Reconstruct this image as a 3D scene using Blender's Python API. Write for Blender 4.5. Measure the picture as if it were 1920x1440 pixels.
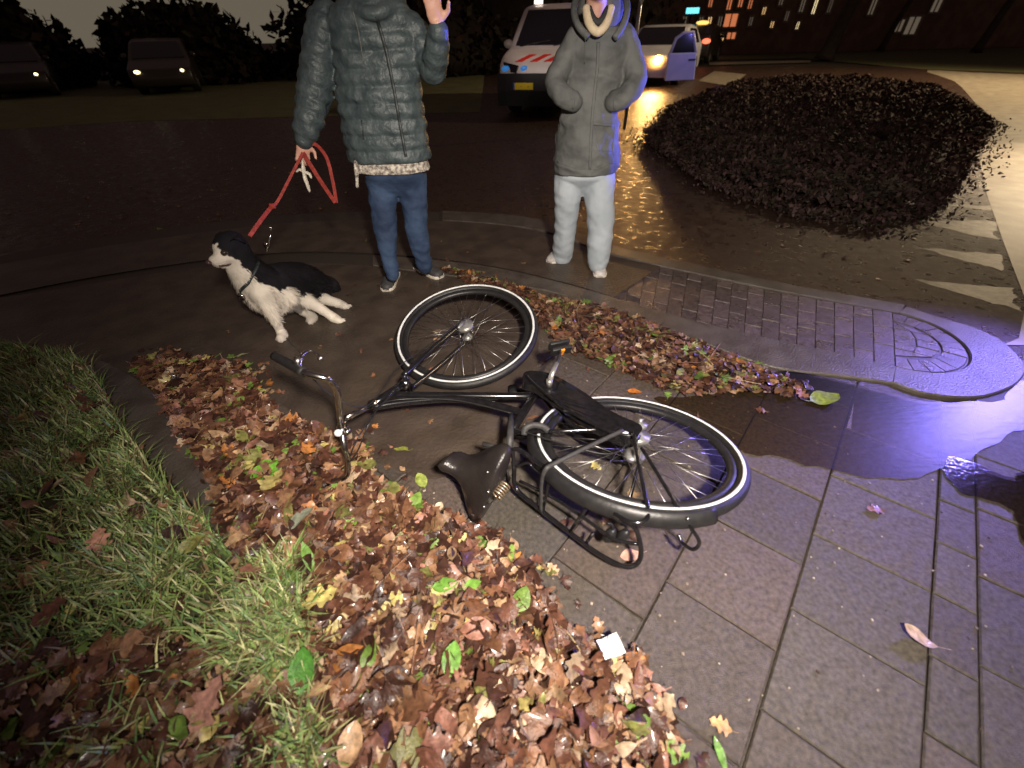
import bpy, math, random
import numpy as np
from mathutils import Vector, Matrix, noise, Quaternion
random.seed(7); rng = np.random.default_rng(7)
R = math.radians
sc = bpy.context.scene
for o in list(bpy.data.objects): bpy.data.objects.remove(o)
col = sc.collection

# ------------------------------------------------------------------ camera
FPX, YH, CH, ROLL = 800.0, 60.0, 1.35, -0.026      # focal length (px of a 1920 wide frame), horizon, height, roll
PIT = math.atan((720 - YH) / FPX)
FW = Vector((0, math.cos(PIT), -math.sin(PIT))); UP = Vector((0, math.sin(PIT), math.cos(PIT))); RT = Vector((1, 0, 0))
CR = math.cos(ROLL) * RT + math.sin(ROLL) * UP; CU = -math.sin(ROLL) * RT + math.cos(ROLL) * UP
CAM = Vector((0, 0, CH))
cd = bpy.data.cameras.new('camera'); cam = bpy.data.objects.new('camera', cd); col.objects.link(cam)
m = Matrix.Identity(4)
for i, a in enumerate((CR, CU, -FW)):
    for k in range(3): m[k][i] = a[k]
m.translation = CAM; cam.matrix_world = m
cd.sensor_width = 36; cd.lens = 36 * FPX / 1920; cd.clip_start = 0.02; cd.clip_end = 400
cd.dof.use_dof = True; cd.dof.focus_distance = 2.2; cd.dof.aperture_fstop = 1.8
sc.camera = cam
# ------------------------------------------------------------------ night sky, exposure
w = bpy.data.worlds.new('World'); sc.world = w; w.use_nodes = True
wn = w.node_tree; bg = wn.nodes['Background']; bg.inputs[0].default_value = (0.95, 0.80, 0.58, 1)
wt = wn.nodes.new('ShaderNodeTexCoord'); ws = wn.nodes.new('ShaderNodeSeparateXYZ'); wm = wn.nodes.new('ShaderNodeMapRange')
wn.links.new(wt.outputs['Generated'], ws.inputs[0]); wn.links.new(ws.outputs[2], wm.inputs[0]); wn.links.new(wm.outputs[0], bg.inputs[1])
wm.inputs[1].default_value = .06; wm.inputs[2].default_value = .22; wm.inputs[3].default_value = .135; wm.inputs[4].default_value = .050; wm.interpolation_type = 'SMOOTHSTEP'
wc = wn.nodes.new('ShaderNodeMix'); wc.data_type = 'RGBA'; wf = wn.nodes.new('ShaderNodeMapRange'); wf.inputs[1].default_value = .06; wf.inputs[2].default_value = .22
wn.links.new(ws.outputs[2], wf.inputs[0]); wn.links.new(wf.outputs[0], wc.inputs[0]); wc.inputs[6].default_value = (.95, .80, .58, 1); wc.inputs[7].default_value = (1.0, .62, .60, 1); wn.links.new(wc.outputs[2], bg.inputs[0])
sc.view_settings.view_transform = 'Standard'; sc.view_settings.look = 'None'
sc.view_settings.exposure = 0.0; sc.view_settings.gamma = 1.0
# ------------------------------------------------------------------ lamps
def lamp(name, kind, loc, target, power, color, size=0.1, cone=60, blend=0.5):
    d = bpy.data.lights.new(name, kind); d.energy = power; d.color = color
    if kind == 'SPOT': d.spot_size = R(cone); d.spot_blend = blend; d.shadow_soft_size = size
    elif kind == 'POINT': d.shadow_soft_size = size
    o = bpy.data.objects.new(name, d); col.objects.link(o); o.location = loc
    o.rotation_euler = (Vector(target) - Vector(loc)).to_track_quat('-Z', 'Y').to_euler()
    return o
lamp('key_light', 'SPOT', (0.35, -0.40, 1.95), (0.42, 1.55, 0.25), 620, (1.0, 0.88, 0.77), 0.09, 100, 0.9)
lamp('beacon_light', 'SPOT', (3.35, 2.15, 0.95), (2.05, 1.4, 0.0), 350, (0.26, 0.21, 1.0), 0.12, 80, 1.0)
lamp('beacon_side_light', 'SPOT', (4.0, 3.9, 0.62), (0.45, 2.95, 1.14), 1900, (0.12, 0.13, 1.0), 0.12, 19, 0.5)
lamp('street_light', 'SPOT', (9.0, 7.2, 5.0), (7.3, 4.5, 0), 3800, (1.0, 0.77, 0.52), 0.25, 52, 1.0)
lamp('lawn_street_light', 'SPOT', (15, 12, 7.0), (11, 13.5, 0), 5200, (1.0, 0.76, 0.46), 0.3, 128, 0.9)
lamp('van_fill_light', 'SPOT', (-0.6, 6.2, 3.4), (0.75, 10.4, 1.25), 360, (1.0, 0.88, 0.80), 0.2, 20, 0.7)  # added spot that brightens the van front, in place of reflected flash

# ------------------------------------------------------------------ pixel rays -> real points
def ray(x, y): return FW + (x - 960) / FPX * CR - (y - 720) / FPX * CU
def G(x, y, z=0.0):
    d = ray(x, y); return CAM + d * ((z - CH) / d.z)
def Q(x, y, Y):
    d = ray(x, y); return CAM + d * (Y / d.y)

# ------------------------------------------------------------------ materials
def mat(name, c=(.5, .5, .5), rough=.6, metal=0, c2=None, ns=20, bump=0, bs=60, coat=0, attr=False, emit=None, es=1, alpha=1, rough2=None, spec=.5, trans=0, detail=6):
    mt = bpy.data.materials.new(name); mt.use_nodes = True; nt = mt.node_tree; b = nt.nodes['Principled BSDF']
    L = nt.links.new; N = nt.nodes.new
    b.inputs['Base Color'].default_value = (*c, 1); b.inputs['Roughness'].default_value = rough; b.inputs['Metallic'].default_value = metal
    b.inputs['Coat Weight'].default_value = coat; b.inputs['Coat Roughness'].default_value = .12; b.inputs['Alpha'].default_value = alpha
    b.inputs['Specular IOR Level'].default_value = spec; b.inputs['Transmission Weight'].default_value = trans
    tc = N('ShaderNodeTexCoord'); src = None
    def nz(s, d=detail):
        n = N('ShaderNodeTexNoise'); n.inputs['Scale'].default_value = s; n.inputs['Detail'].default_value = d; L(tc.outputs['Object'], n.inputs['Vector']); return n
    if attr:
        a = N('ShaderNodeAttribute'); a.attribute_name = 'Col'; src = a.outputs['Color']
        n = nz(ns); mx = N('ShaderNodeMix'); mx.data_type = 'RGBA'; mx.blend_type = 'MULTIPLY'; mx.inputs[0].default_value = 1
        rp = N('ShaderNodeMapRange'); rp.inputs[1].default_value = .25; rp.inputs[2].default_value = .75; rp.inputs[3].default_value = .45; rp.inputs[4].default_value = 1.45; L(n.outputs[0], rp.inputs[0])
        L(src, mx.inputs[6]); L(rp.outputs[0], mx.inputs[7]); L(mx.outputs[2], b.inputs['Base Color'])
    elif c2:
        n = nz(ns); mx = N('ShaderNodeMix'); mx.data_type = 'RGBA'; rp = N('ShaderNodeMapRange'); rp.inputs[1].default_value = .35; rp.inputs[2].default_value = .65; L(n.outputs[0], rp.inputs[0]); L(rp.outputs[0], mx.inputs[0])
        mx.inputs[6].default_value = (*c, 1); mx.inputs[7].default_value = (*c2, 1); L(mx.outputs[2], b.inputs['Base Color'])
    if rough2 is not None:
        n = nz(ns * .35 if ns > 2 else 1.3); rp = N('ShaderNodeMapRange'); rp.inputs[1].default_value = .38; rp.inputs[2].default_value = .62; rp.inputs[3].default_value = rough; rp.inputs[4].default_value = rough2; L(n.outputs[0], rp.inputs[0]); L(rp.outputs[0], b.inputs['Roughness'])
    if bump:
        n = nz(bs, 4); bp = N('ShaderNodeBump'); bp.inputs['Strength'].default_value = bump; bp.inputs['Distance'].default_value = .01; L(n.outputs[0], bp.inputs['Height']); L(bp.outputs[0], b.inputs['Normal'])
    if emit: b.inputs['Emission Color'].default_value = (*emit, 1); b.inputs['Emission Strength'].default_value = es
    return mt
M = dict(
 road=mat('wet_asphalt', (.034, .019, .013), .26, c2=(.060, .032, .021), ns=35, bump=.5, bs=300, rough2=.5),
 ground=mat('soil', (.03, .022, .014), .8, c2=(.05, .04, .02), ns=3, bump=.5, bs=30),
 soil=mat('verge_soil', (.035, .03, .015), .8, c2=(.05, .06, .02), ns=9, bump=.8, bs=40),
 joint=mat('dark_joint', (.048, .038, .029), .55, bump=.4, bs=120),
 tile=mat('concrete_tile', attr=True, rough=.40, rough2=.62, ns=75, bump=.42, bs=420, spec=.5, detail=9),
 brick=mat('paving_brick', attr=True, rough=.25, rough2=.42, ns=40, bump=.5, bs=140),
 mud=mat('dirt_film', (.082, .062, .046), .5, c2=(.050, .037, .028), ns=6, detail=10, bump=.5, bs=70, rough2=.36),
 kerb=mat('kerb_concrete', (.105, .090, .075), .42, c2=(.065, .052, .042), ns=9, bump=.5, bs=120, rough2=.35),
 path=mat('pale_path', (.32, .28, .21), .45, c2=(.22, .18, .13), ns=5, bump=.3, bs=60),
 lawn=mat('far_lawn', (.13, .12, .045), .8, c2=(.08, .09, .03), ns=2, bump=.8, bs=14),
 paint=mat('road_paint', (.22, .19, .145), .45, c2=(.050, .036, .026), ns=13, bump=.3, detail=12),
 water=mat('puddle_water', (.012, .010, .010), .04, spec=.6),
 leaf=mat('wet_leaf', attr=True, rough=.42, ns=60, bump=.3, bs=160, coat=.18),
 grass=mat('grass_blade', attr=True, rough=.45, ns=30),
 foliage=mat('dark_foliage', attr=True, rough=.75, ns=5, spec=.15),
 bark=mat('bark', (.05, .035, .022), .8, c2=(.03, .02, .014), ns=6, bump=1, bs=15),
 black=mat('black_paint', (.006, .006, .007), .16, coat=.6, c2=(.012, .011, .012), ns=50),
 blackplastic=mat('black_plastic', (.014, .014, .015), .42, c2=(.022, .021, .021), ns=40, bump=.1),
 matgrey=mat('dusty_black_metal', (.05, .048, .048), .55, c2=(.03, .03, .03), ns=60),
 rubber=mat('tyre_rubber', (.010, .010, .011), .45, bump=.25, bs=260, c2=(.02, .019, .018), ns=40),
 stripe=mat('reflective_stripe', (.88, .90, .88), .30, c2=(.7, .72, .7), ns=30),
 chrome=mat('worn_chrome', (.75, .74, .72), .18, 1, c2=(.45, .42, .38), ns=40),
 steel=mat('dull_steel', (.50, .50, .49), .34, 1, c2=(.32, .30, .28), ns=40),
 alloy=mat('grey_hub_alloy', (.42, .42, .41), .38, .6, c2=(.28, .27, .25), ns=40, bump=.1),
 leather=mat('saddle_leather', (.015, .012, .012), .30, c2=(.024, .020, .018), ns=16, bump=.2, bs=150),
 spring=mat('saddle_spring', (.62, .50, .36), .35, .7, c2=(.35, .24, .15), ns=60),
 orange=mat('orange_reflector', (.9, .32, .02), .15, coat=.5),
 redr=mat('red_reflector', (.25, .01, .01), .2, coat=.5),
 skin=mat('skin', (.62, .36, .26), .5, c2=(.55, .29, .21), ns=14, bump=.1, bs=100),
 hair=mat('brown_hair', (.06, .035, .02), .5, bump=.6, bs=90),
 puffer=mat('quilted_nylon', (.070, .092, .096), .5, c2=(.038, .055, .060), ns=16, bump=.9, bs=34),
 puffseam=mat('jacket_zip', (.02, .026, .028), .5, c2=(.03, .035, .035), ns=60),
 denim=mat('blue_denim', (.015, .032, .075), .8, c2=(.040, .075, .15), ns=6, bump=.7, bs=28),
 lace=mat('white_lace', (.70, .64, .54), .8, c2=(.12, .10, .09), ns=60, bump=.5, bs=130),
 parka=mat('grey_canvas', (.124, .129, .124), .78, c2=(.072, .078, .075), ns=7, bump=.8, bs=24),
 cream=mat('cream_jersey', (.66, .55, .38), .8, c2=(.55, .45, .30), ns=30, bump=.2),
 darkshirt=mat('dark_shirt', (.03, .028, .03), .8),
 paletrs=mat('pale_trousers', (.42, .47, .51), .8, c2=(.33, .38, .42), ns=7, bump=.5, bs=22),
 shoedark=mat('dark_trainer', (.055, .055, .058), .6, c2=(.035, .035, .035), ns=60, bump=.3),
 shoewhite=mat('white_trainer', (.62, .60, .58), .5, c2=(.40, .38, .36), ns=25, bump=.2),
 sole=mat('pale_sole', (.72, .66, .56), .5),
 fur=mat('dog_fur', attr=True, rough=.8, spec=.12, ns=5, bump=.3, bs=160),
 eye=mat('brown_eye', (.03, .02, .015), .05, coat=1),
 nose=mat('nose_skin', (.06, .03, .03), .25),
 tongue=mat('pink_tongue', (.55, .16, .18), .4),
 leash=mat('red_webbing', (.36, .045, .03), .6, c2=(.22, .02, .015), ns=60, bump=.3, bs=300),
 bagm=mat('pale_plastic_bag', (.75, .70, .58), .4, c2=(.6, .55, .45), ns=40, bump=.6, bs=50),
 paper=mat('white_paper', (.80, .82, .85), .5, c2=(.7, .7, .72), ns=30, bump=.3, bs=60),
 vanwhite=mat('van_white', (.72, .64, .60), .35, coat=.3, c2=(.62, .54, .50), ns=3),
 bluedoor=mat('white_car_paint', (.65, .65, .68), .3, coat=.4, c2=(.55, .55, .6), ns=3),
 cardark=mat('dark_car_paint', (.015, .009, .009), .4, coat=.2),
 redstripe=mat('red_stripe', (.65, .03, .02), .35), bluestripe=mat('blue_stripe', (.03, .12, .55), .35),
 bumper=mat('dark_bumper', (.008, .007, .009), .45),
 glass=mat('dark_glass', (.006, .006, .010), .06, coat=.5),
 plate=mat('yellow_plate', (.95, .68, .02), .4),
 platetxt=mat('plate_text', (.02, .02, .02), .5),
 brickwall=mat('dark_brick_wall', (.20, .11, .07), .85, c2=(.13, .075, .05), ns=2, bump=.5, bs=12),
 frame=mat('window_frame', (.20, .15, .11), .6),
)
def water_film(name, tint, rough):
    mt = bpy.data.materials.new(name); mt.use_nodes = True; nt = mt.node_tree; nt.nodes.clear(); N = nt.nodes.new; L = nt.links.new
    o = N('ShaderNodeOutputMaterial'); t = N('ShaderNodeBsdfTransparent'); t.inputs[0].default_value = (*tint, 1); g = N('ShaderNodeBsdfGlossy'); g.inputs['Roughness'].default_value = rough; g.inputs['Color'].default_value = (1, 1, 1, 1)
    f = N('ShaderNodeFresnel'); f.inputs[0].default_value = 1.33; mx = N('ShaderNodeMixShader'); L(f.outputs[0], mx.inputs[0]); L(t.outputs[0], mx.inputs[1]); L(g.outputs[0], mx.inputs[2]); L(mx.outputs[0], o.inputs[0])
    n = N('ShaderNodeTexNoise'); n.inputs['Scale'].default_value = 30; bp = N('ShaderNodeBump'); bp.inputs['Strength'].default_value = .12; bp.inputs['Distance'].default_value = .01; L(n.outputs[0], bp.inputs['Height']); L(bp.outputs[0], g.inputs['Normal']); return mt
M['film'] = water_film('shallow_water', (.60, .52, .38), .42); M['water'] = water_film('muddy_water', (.50, .45, .42), .12)
def emis(name, c, s): return mat(name, (.02, .02, .02), .4, emit=c, es=s)
M['warmwin'] = emis('warm_lit_pane', (1, .60, .25), .9); M['orangewin'] = emis('orange_lit_pane', (1, .30, .12), .55); M['dimwin'] = emis('dim_pane', (.55, .42, .30), .18)
M['brightwin'] = emis('bright_pane', (1, .80, .45), 1.6); M['yellowwin'] = emis('yellow_sign_light', (.85, 1, .05), 1.3); M['cyan'] = emis('cyan_sign_light', (.15, .75, 1), 1.8)
M['headlamp'] = emis('headlamp_light', (1, .42, .08), 130); M['redlamp'] = emis('red_lamp_light', (1, .16, .08), 2.2); M['yellamp'] = emis('yellow_lamp_light', (1, .62, .15), 1.6)
M['bluelamp'] = emis('blue_beacon_light', (.10, .12, 1), 12); M['cyblue'] = emis('blue_glint_glow', (.03, .25, .70), .55); M['carglint'] = emis('parked_lamp_glint', (1, .85, .45), 3.5); M['whitelamp'] = emis('white_beacon_light', (1, .85, .75), 2)

# ------------------------------------------------------------------ mesh helpers
class MB:
    def __init__(s): s.v = []; s.f = []; s.c = []
    def add(s, v, f, c=None):
        n = len(s.v); s.v += [tuple(p) for p in v]; s.f += [tuple(i + n for i in q) for q in f]
        if c is not None: s.c += [c] * len(v)
        return s
    def tube(s, pts, r, n=10, cap=True, closed=False, flat=1.0, upv=None):
        pts = [Vector(p) for p in pts]; k = len(pts); rr = r if hasattr(r, '__len__') else [r] * k
        base = len(s.v); T = []
        for i in range(k):
            a = pts[(i - 1) % k if closed else max(i - 1, 0)]; b = pts[(i + 1) % k if closed else min(i + 1, k - 1)]
            T.append((b - a).normalized() if (b - a).length > 1e-9 else Vector((0, 0, 1)))
        ref = Vector(upv) if upv else (Vector((0, 0, 1)) if abs(T[0].z) < .9 else Vector((1, 0, 0)))
        u = (ref - T[0] * ref.dot(T[0])).normalized()
        for i in range(k):
            if upv: u = Vector(upv)
            u = (u - T[i] * u.dot(T[i])).normalized(); v = T[i].cross(u)
            for j in range(n):
                a = 2 * math.pi * j / n; s.v.append(tuple(pts[i] + rr[i] * (math.cos(a) * u * flat + math.sin(a) * v)))
        for i in range(k if closed else k - 1):
            i2 = (i + 1) % k
            for j in range(n): s.f.append((base + i * n + j, base + i * n + (j + 1) % n, base + i2 * n + (j + 1) % n, base + i2 * n + j))
        if cap and not closed:
            s.f.append(tuple(base + j for j in reversed(range(n)))); s.f.append(tuple(base + (k - 1) * n + j for j in range(n)))
        return s
    def rings(s, rings, cap=True):
        base = len(s.v); n = len(rings[0])
        for r in rings: s.v += [tuple(p) for p in r]
        for i in range(len(rings) - 1):
            for j in range(n): s.f.append((base + i * n + j, base + i * n + (j + 1) % n, base + (i + 1) * n + (j + 1) % n, base + (i + 1) * n + j))
        if cap: s.f.append(tuple(base + j for j in reversed(range(n)))); s.f.append(tuple(base + (len(rings) - 1) * n + j for j in range(n)))
        return s
    def ell(s, c, r, rot=None, n=16, m=10):
        c = Vector(c); rot = rot or Matrix.Identity(3); rg = []
        for i in range(m + 1):
            t = math.pi * (i + .02) / (m + .04) ; 
            rg.append([c + rot @ Vector((r[0] * math.sin(t) * math.cos(2 * math.pi * j / n), r[1] * math.sin(t) * math.sin(2 * math.pi * j / n), -r[2] * math.cos(t))) for j in range(n)])
        return s.rings(rg)
    def box(s, c, h, rot=None):
        c = Vector(c); rot = rot or Matrix.Identity(3)
        v = [c + rot @ Vector((a * h[0], b * h[1], d * h[2])) for d in (-1, 1) for b in (-1, 1) for a in (-1, 1)]
        return s.add(v, [(0, 2, 3, 1), (4, 5, 7, 6), (0, 1, 5, 4), (2, 6, 7, 3), (0, 4, 6, 2), (1, 3, 7, 5)])
    def prism(s, poly, z0, z1):
        n = len(poly); v = [(p[0], p[1], z0) for p in poly] + [(p[0], p[1], z1) for p in poly]
        return s.add(v, [tuple(reversed(range(n))), tuple(range(n, 2 * n))] + [(i, (i + 1) % n, n + (i + 1) % n, n + i) for i in range(n)])
    def mesh(s, name, smooth=True):
        me = bpy.data.meshes.new(name); me.from_pydata(s.v, [], s.f); 
        if s.c and len(s.c) == len(s.v):
            a = me.color_attributes.new('Col', 'FLOAT_COLOR', 'POINT'); a.data.foreach_set('color', np.array([(*c[:3], 1) for c in s.c], 'f').ravel())
        if smooth: me.polygons.foreach_set('use_smooth', [True] * len(me.polygons))
        me.update(); return me
    def build(s, name, m_, parent=None, smooth=True, bevel=0, auto=None):
        return link(name, s.mesh(name, smooth), m_, parent, bevel)
def link(name, me, m_, parent=None, bevel=0):
    o = bpy.data.objects.new(name, me); col.objects.link(o)
    if m_ is not None: me.materials.clear(); me.materials.append(M[m_] if isinstance(m_, str) else m_)
    if parent is not None: o.parent = parent; o.matrix_parent_inverse = Matrix.Translation(-parent.location) if not any(parent.rotation_euler) else (parent.matrix_basis.inverted())
    if bevel:
        b = o.modifiers.new('bevel', 'BEVEL'); b.width = bevel; b.segments = 2; b.limit_method = 'ANGLE'
    return o
def child_of(o, p):                      # parent keeps its transform identity-wise: all meshes are in world coordinates
    o.parent = p; o.matrix_parent_inverse = p.matrix_basis.inverted(); return o
def tag(o, label=None, cat=None, group=None, kind=None):
    for k, v in (('label', label), ('category', cat), ('group', group), ('kind', kind)):
        if v: o[k] = v
    return o
def empty(name, loc, label, cat, group=None):
    o = bpy.data.objects.new(name, None); col.objects.link(o); o.location = loc; o.empty_display_size = .1
    return tag(o, label, cat, group)
def fuse(mb, voxel, smooth=3, name='fused'):
    me = mb.mesh(name); o = bpy.data.objects.new('tmp', me); col.objects.link(o)
    r = o.modifiers.new('r', 'REMESH'); r.mode = 'VOXEL'; r.voxel_size = voxel; r.use_smooth_shade = True
    if smooth: s = o.modifiers.new('s', 'SMOOTH'); s.iterations = smooth; s.factor = .5
    dg = bpy.context.evaluated_depsgraph_get(); out = bpy.data.meshes.new_from_object(o.evaluated_get(dg)); out.name = name
    bpy.data.objects.remove(o); bpy.data.meshes.remove(me)
    out.polygons.foreach_set('use_smooth', [True] * len(out.polygons)); return out
def crom(P, n=8, closed=False):
    P = [Vector(p) for p in P]; k = len(P); out = []
    for i in range(k if closed else k - 1):
        a, b, c, d = (P[(i - 1) % k], P[i], P[(i + 1) % k], P[(i + 2) % k]) if closed else (P[max(i - 1, 0)], P[i], P[i + 1], P[min(i + 2, k - 1)])
        for j in range(n):
            t = j / n; out.append(.5 * ((2 * b) + (c - a) * t + (2 * a - 5 * b + 4 * c - d) * t * t + (3 * b - a - 3 * c + d) * t ** 3))
    if not closed: out.append(P[-1])
    return out
def lerp_list(L, n):
    L = list(L); return [L[min(int(i / n), len(L) - 2)] * (1 - (i / n - min(int(i / n), len(L) - 2))) + L[min(int(i / n), len(L) - 2) + 1] * (i / n - min(int(i / n), len(L) - 2)) for i in range((len(L) - 1) * n + 1)]
def inpoly(x, y, P):
    c = False; j = len(P) - 1
    for i in range(len(P)):
        if (P[i][1] > y) != (P[j][1] > y) and x < (P[j][0] - P[i][0]) * (y - P[i][1]) / (P[j][1] - P[i][1]) + P[i][0]: c = not c
        j = i
    return c
def gpoly(pts, sm=0):
    P = [G(*p) for p in pts]
    if sm: P = crom(P, sm, True)
    return [(p.x, p.y) for p in P]
def rag(P, amp, f=6.0):        # ragged outline
    out = []
    for i in range(len(P)):
        a, b_ = Vector((*P[i], 0)), Vector((*P[(i + 1) % len(P)], 0)); k = max(1, min(12, int((b_ - a).length / .03)))
        for j in range(k):
            q_ = a.lerp(b_, j / k); out.append((q_.x + amp * (noise.noise(q_ * f) + .5 * noise.noise(q_ * f * 3)), q_.y + amp * (noise.noise(q_ * f + Vector((7, 3, 1))) + .5 * noise.noise(q_ * f * 3 + Vector((1, 9, 4))))))
    return out
def sheet(name, poly, z, m_, th=None, bevel=0):
    b = MB(); ar = sum(poly[i][0] * poly[(i + 1) % len(poly)][1] - poly[(i + 1) % len(poly)][0] * poly[i][1] for i in range(len(poly)))
    if ar < 0: poly = list(reversed(poly))
    if th: b.prism(poly, z - th, z)
    else: b.add([(p[0], p[1], z) for p in poly], [tuple(range(len(poly)))])
    o = b.build(name, m_, smooth=False, bevel=bevel); tag(o, kind='structure'); return o

# project zip forward along the camera ray onto the jacket front
def on_front(o, pts, lift=.004):
    from mathutils.bvhtree import BVHTree
    bv = BVHTree.FromPolygons([v.co.copy() for v in o.data.vertices], [tuple(p.vertices) for p in o.data.polygons]); out = []
    for x, y in pts:
        d = ray(x, y).normalized(); h = bv.ray_cast(CAM, d)
        if h[0] is not None: out.append(h[0] - d * lift)
    return out
def pxline(pts, n=10): return [(pts[i][0] + (pts[i + 1][0] - pts[i][0]) * j / n, pts[i][1] + (pts[i + 1][1] - pts[i][1]) * j / n) for i in range(len(pts) - 1) for j in range(n)] + [pts[-1]]
# ================================================================== GROUND
sheet('ground', [(-150, -20), (150, -20), (150, 200), (-150, 200)], -0.06, 'ground')
sheet('road', gpoly([(-500, 480), (0, 560), (200, 600), (700, 560), (1500, 760), (2600, 560)]) + [(30, 17), (8, 24), (4, 60), (-6, 60), (-8, 14), (-16, 8)], -0.028, 'road')
road_p = None
# pavement of square concrete slabs, courses along D
D = Vector((math.sin(R(39.97)), math.cos(R(39.97)), 0)); Nn = Vector((D.y, -D.x, 0)); A1 = G(1524, 998)
KERB_LOW = [(-600, 700), (-200, 620), (200, 538), (500, 498), (700, 500), (1010, 545), (1147, 590), (1300, 640), (1442, 690), (1570, 707), (1672, 722), (1719, 737), (1783, 748), (1847, 745), (1903, 722), (1960, 690)]
pave = gpoly([(-600, 640), (100, 550), (700, 505), (1010, 545), (1147, 590), (1300, 640), (1442, 690), (1570, 707), (1672, 722), (1783, 748), (1847, 745), (1916, 705), (2300, 640), (2600, 1500), (1000, 1700), (560, 1500), (430, 1010), (300, 850), (215, 700)])
sheet('pavement_bed', gpoly([(-700, 640), (100, 535), (700, 505), (1442, 690), (1672, 718), (1783, 740), (1900, 715), (2400, 600), (2800, 1800), (900, 2100), (400, 1700), (380, 1010), (200, 720)]), -0.012, 'joint')
b = MB(); sp, sl = .3256, .3165
def add_tile(b, o0, o1, a0, a1):
    c = A1 + Nn * (o0 + o1) / 2 + D * (a0 + a1) / 2
    if not inpoly(c.x, c.y, pave): return
    gap = random.uniform(.0016, .0032); h = random.uniform(-.0018, .0018); tx, ty = random.uniform(-.003, .003), random.uniform(-.003, .003)
    g_ = random.uniform(.80, 1.12); wr = random.uniform(-.006, .006); cc = (.088 * g_ + wr, .070 * g_, .055 * g_)
    def P(o, a, z): q = A1 + Nn * o + D * a; return (q.x, q.y, z + h + tx * (o - (o0 + o1) / 2) / .15 + ty * (a - (a0 + a1) / 2) / .15)
    v = []
    for e, z in ((gap, -.012), (gap, -.004), (gap + .004, 0)):
        v += [P(o0 + e, a0 + e, z), P(o1 - e, a0 + e, z), P(o1 - e, a1 - e, z), P(o0 + e, a1 - e, z)]
    f = [(8, 9, 10, 11)] + [(4 * r + i, 4 * r + (i + 1) % 4, 4 * r + 4 + (i + 1) % 4, 4 * r + 4 + i) for r in (0, 1) for i in range(4)]
    b.add(v, f, cc)
for i in range(-14, 12):
    if i == 1:                                   # narrow band between slab field and outer field
        for k in range(-14, 20): add_tile(b, sp, sp + .108, k * .2165, (k + 1) * .2165)
    o0 = i * sp + (.108 if i >= 1 else 0)
    st = (0 if i % 2 == 0 else sl / 2)
    for k in range(-10, 14): add_tile(b, o0, o0 + sp, k * sl + st - .005 * i, (k + 1) * sl + st - .005 * i)
tag(b.build('pavement', 'tile', smooth=False), kind='structure')
# island of clinker bricks with concrete kerbs, ending in a rounded nose
U_out = [(-600, 600), (-200, 520), (200, 445), (560, 402), (830, 398), (1000, 412), (1147, 463), (1322, 504), (1484, 538), (1685, 574), (1766, 604), (1826, 617), (1911, 675)]
U_in = [(-600, 620), (-200, 538), (200, 462), (560, 417), (830, 415), (1000, 432), (1147, 480), (1322, 520), (1476, 552), (1672, 588), (1740, 612), (1785, 640), (1818, 668)]
L_in = [(-600, 680), (-200, 600), (200, 520), (500, 480), (700, 480), (900, 500), (1060, 535), (1230, 585), (1400, 628), (1557, 662), (1677, 690), (1745, 712), (1800, 706)]
L_out = KERB_LOW
def dense(pts, n=10): return [Vector((p.x, p.y, 0)) for p in crom([G(*q) for q in pts], n)]
def strip(name, A, B_, z, m_, th, cross=0):
    b = MB(); n = 90
    def rs(P):
        L = [0]; 
        for i in range(1, len(P)): L.append(L[-1] + (P[i] - P[i - 1]).length)
        out = []; j = 0
        for t in range(n + 1):
            s_ = L[-1] * t / n
            while j < len(L) - 2 and L[j + 1] < s_: j += 1
            u = (s_ - L[j]) / max(1e-6, L[j + 1] - L[j]); out.append(P[j].lerp(P[j + 1], min(1, u)))
        return out
    A, B_ = rs(A), rs(B_); rg = []
    for p, q in zip(A, B_):
        e = (q - p).normalized() * .006
        rg.append([(p.x, p.y, z - th), (p.x, p.y, z - .006), (p.x + e.x, p.y + e.y, z), (q.x - e.x, q.y - e.y, z), (q.x, q.y, z - .006), (q.x, q.y, z - th)])
    b.rings(rg); o = b.build(name, m_, smooth=False); tag(o, kind='structure'); return A, B_
Uo, Ui, Li, Lo = dense(U_out), dense(U_in), dense(L_in), dense(L_out)
kUo, kUi = dense(U_out[4:10] + [(1694, 576)]), dense(U_in[4:10] + [(1686, 592)]); kLi, kLo = dense(L_in[4:11]), dense([q for q in KERB_LOW if 650 < q[0] <= 1672])
bed = [(p.x, p.y) for p in dense(U_in)] + [(p.x, p.y) for p in reversed(dense(L_in))]
sheet('island_bed', [(p.x, p.y) for p in Uo] + [(p.x, p.y) for p in reversed(Lo)], 0.0022, 'joint', .03)
strip('kerb_far', kUo, kUi, .018, 'kerb', .06); A_, B_ = strip('kerb_near', kLi, kLo, .014, 'kerb', .06)
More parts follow.
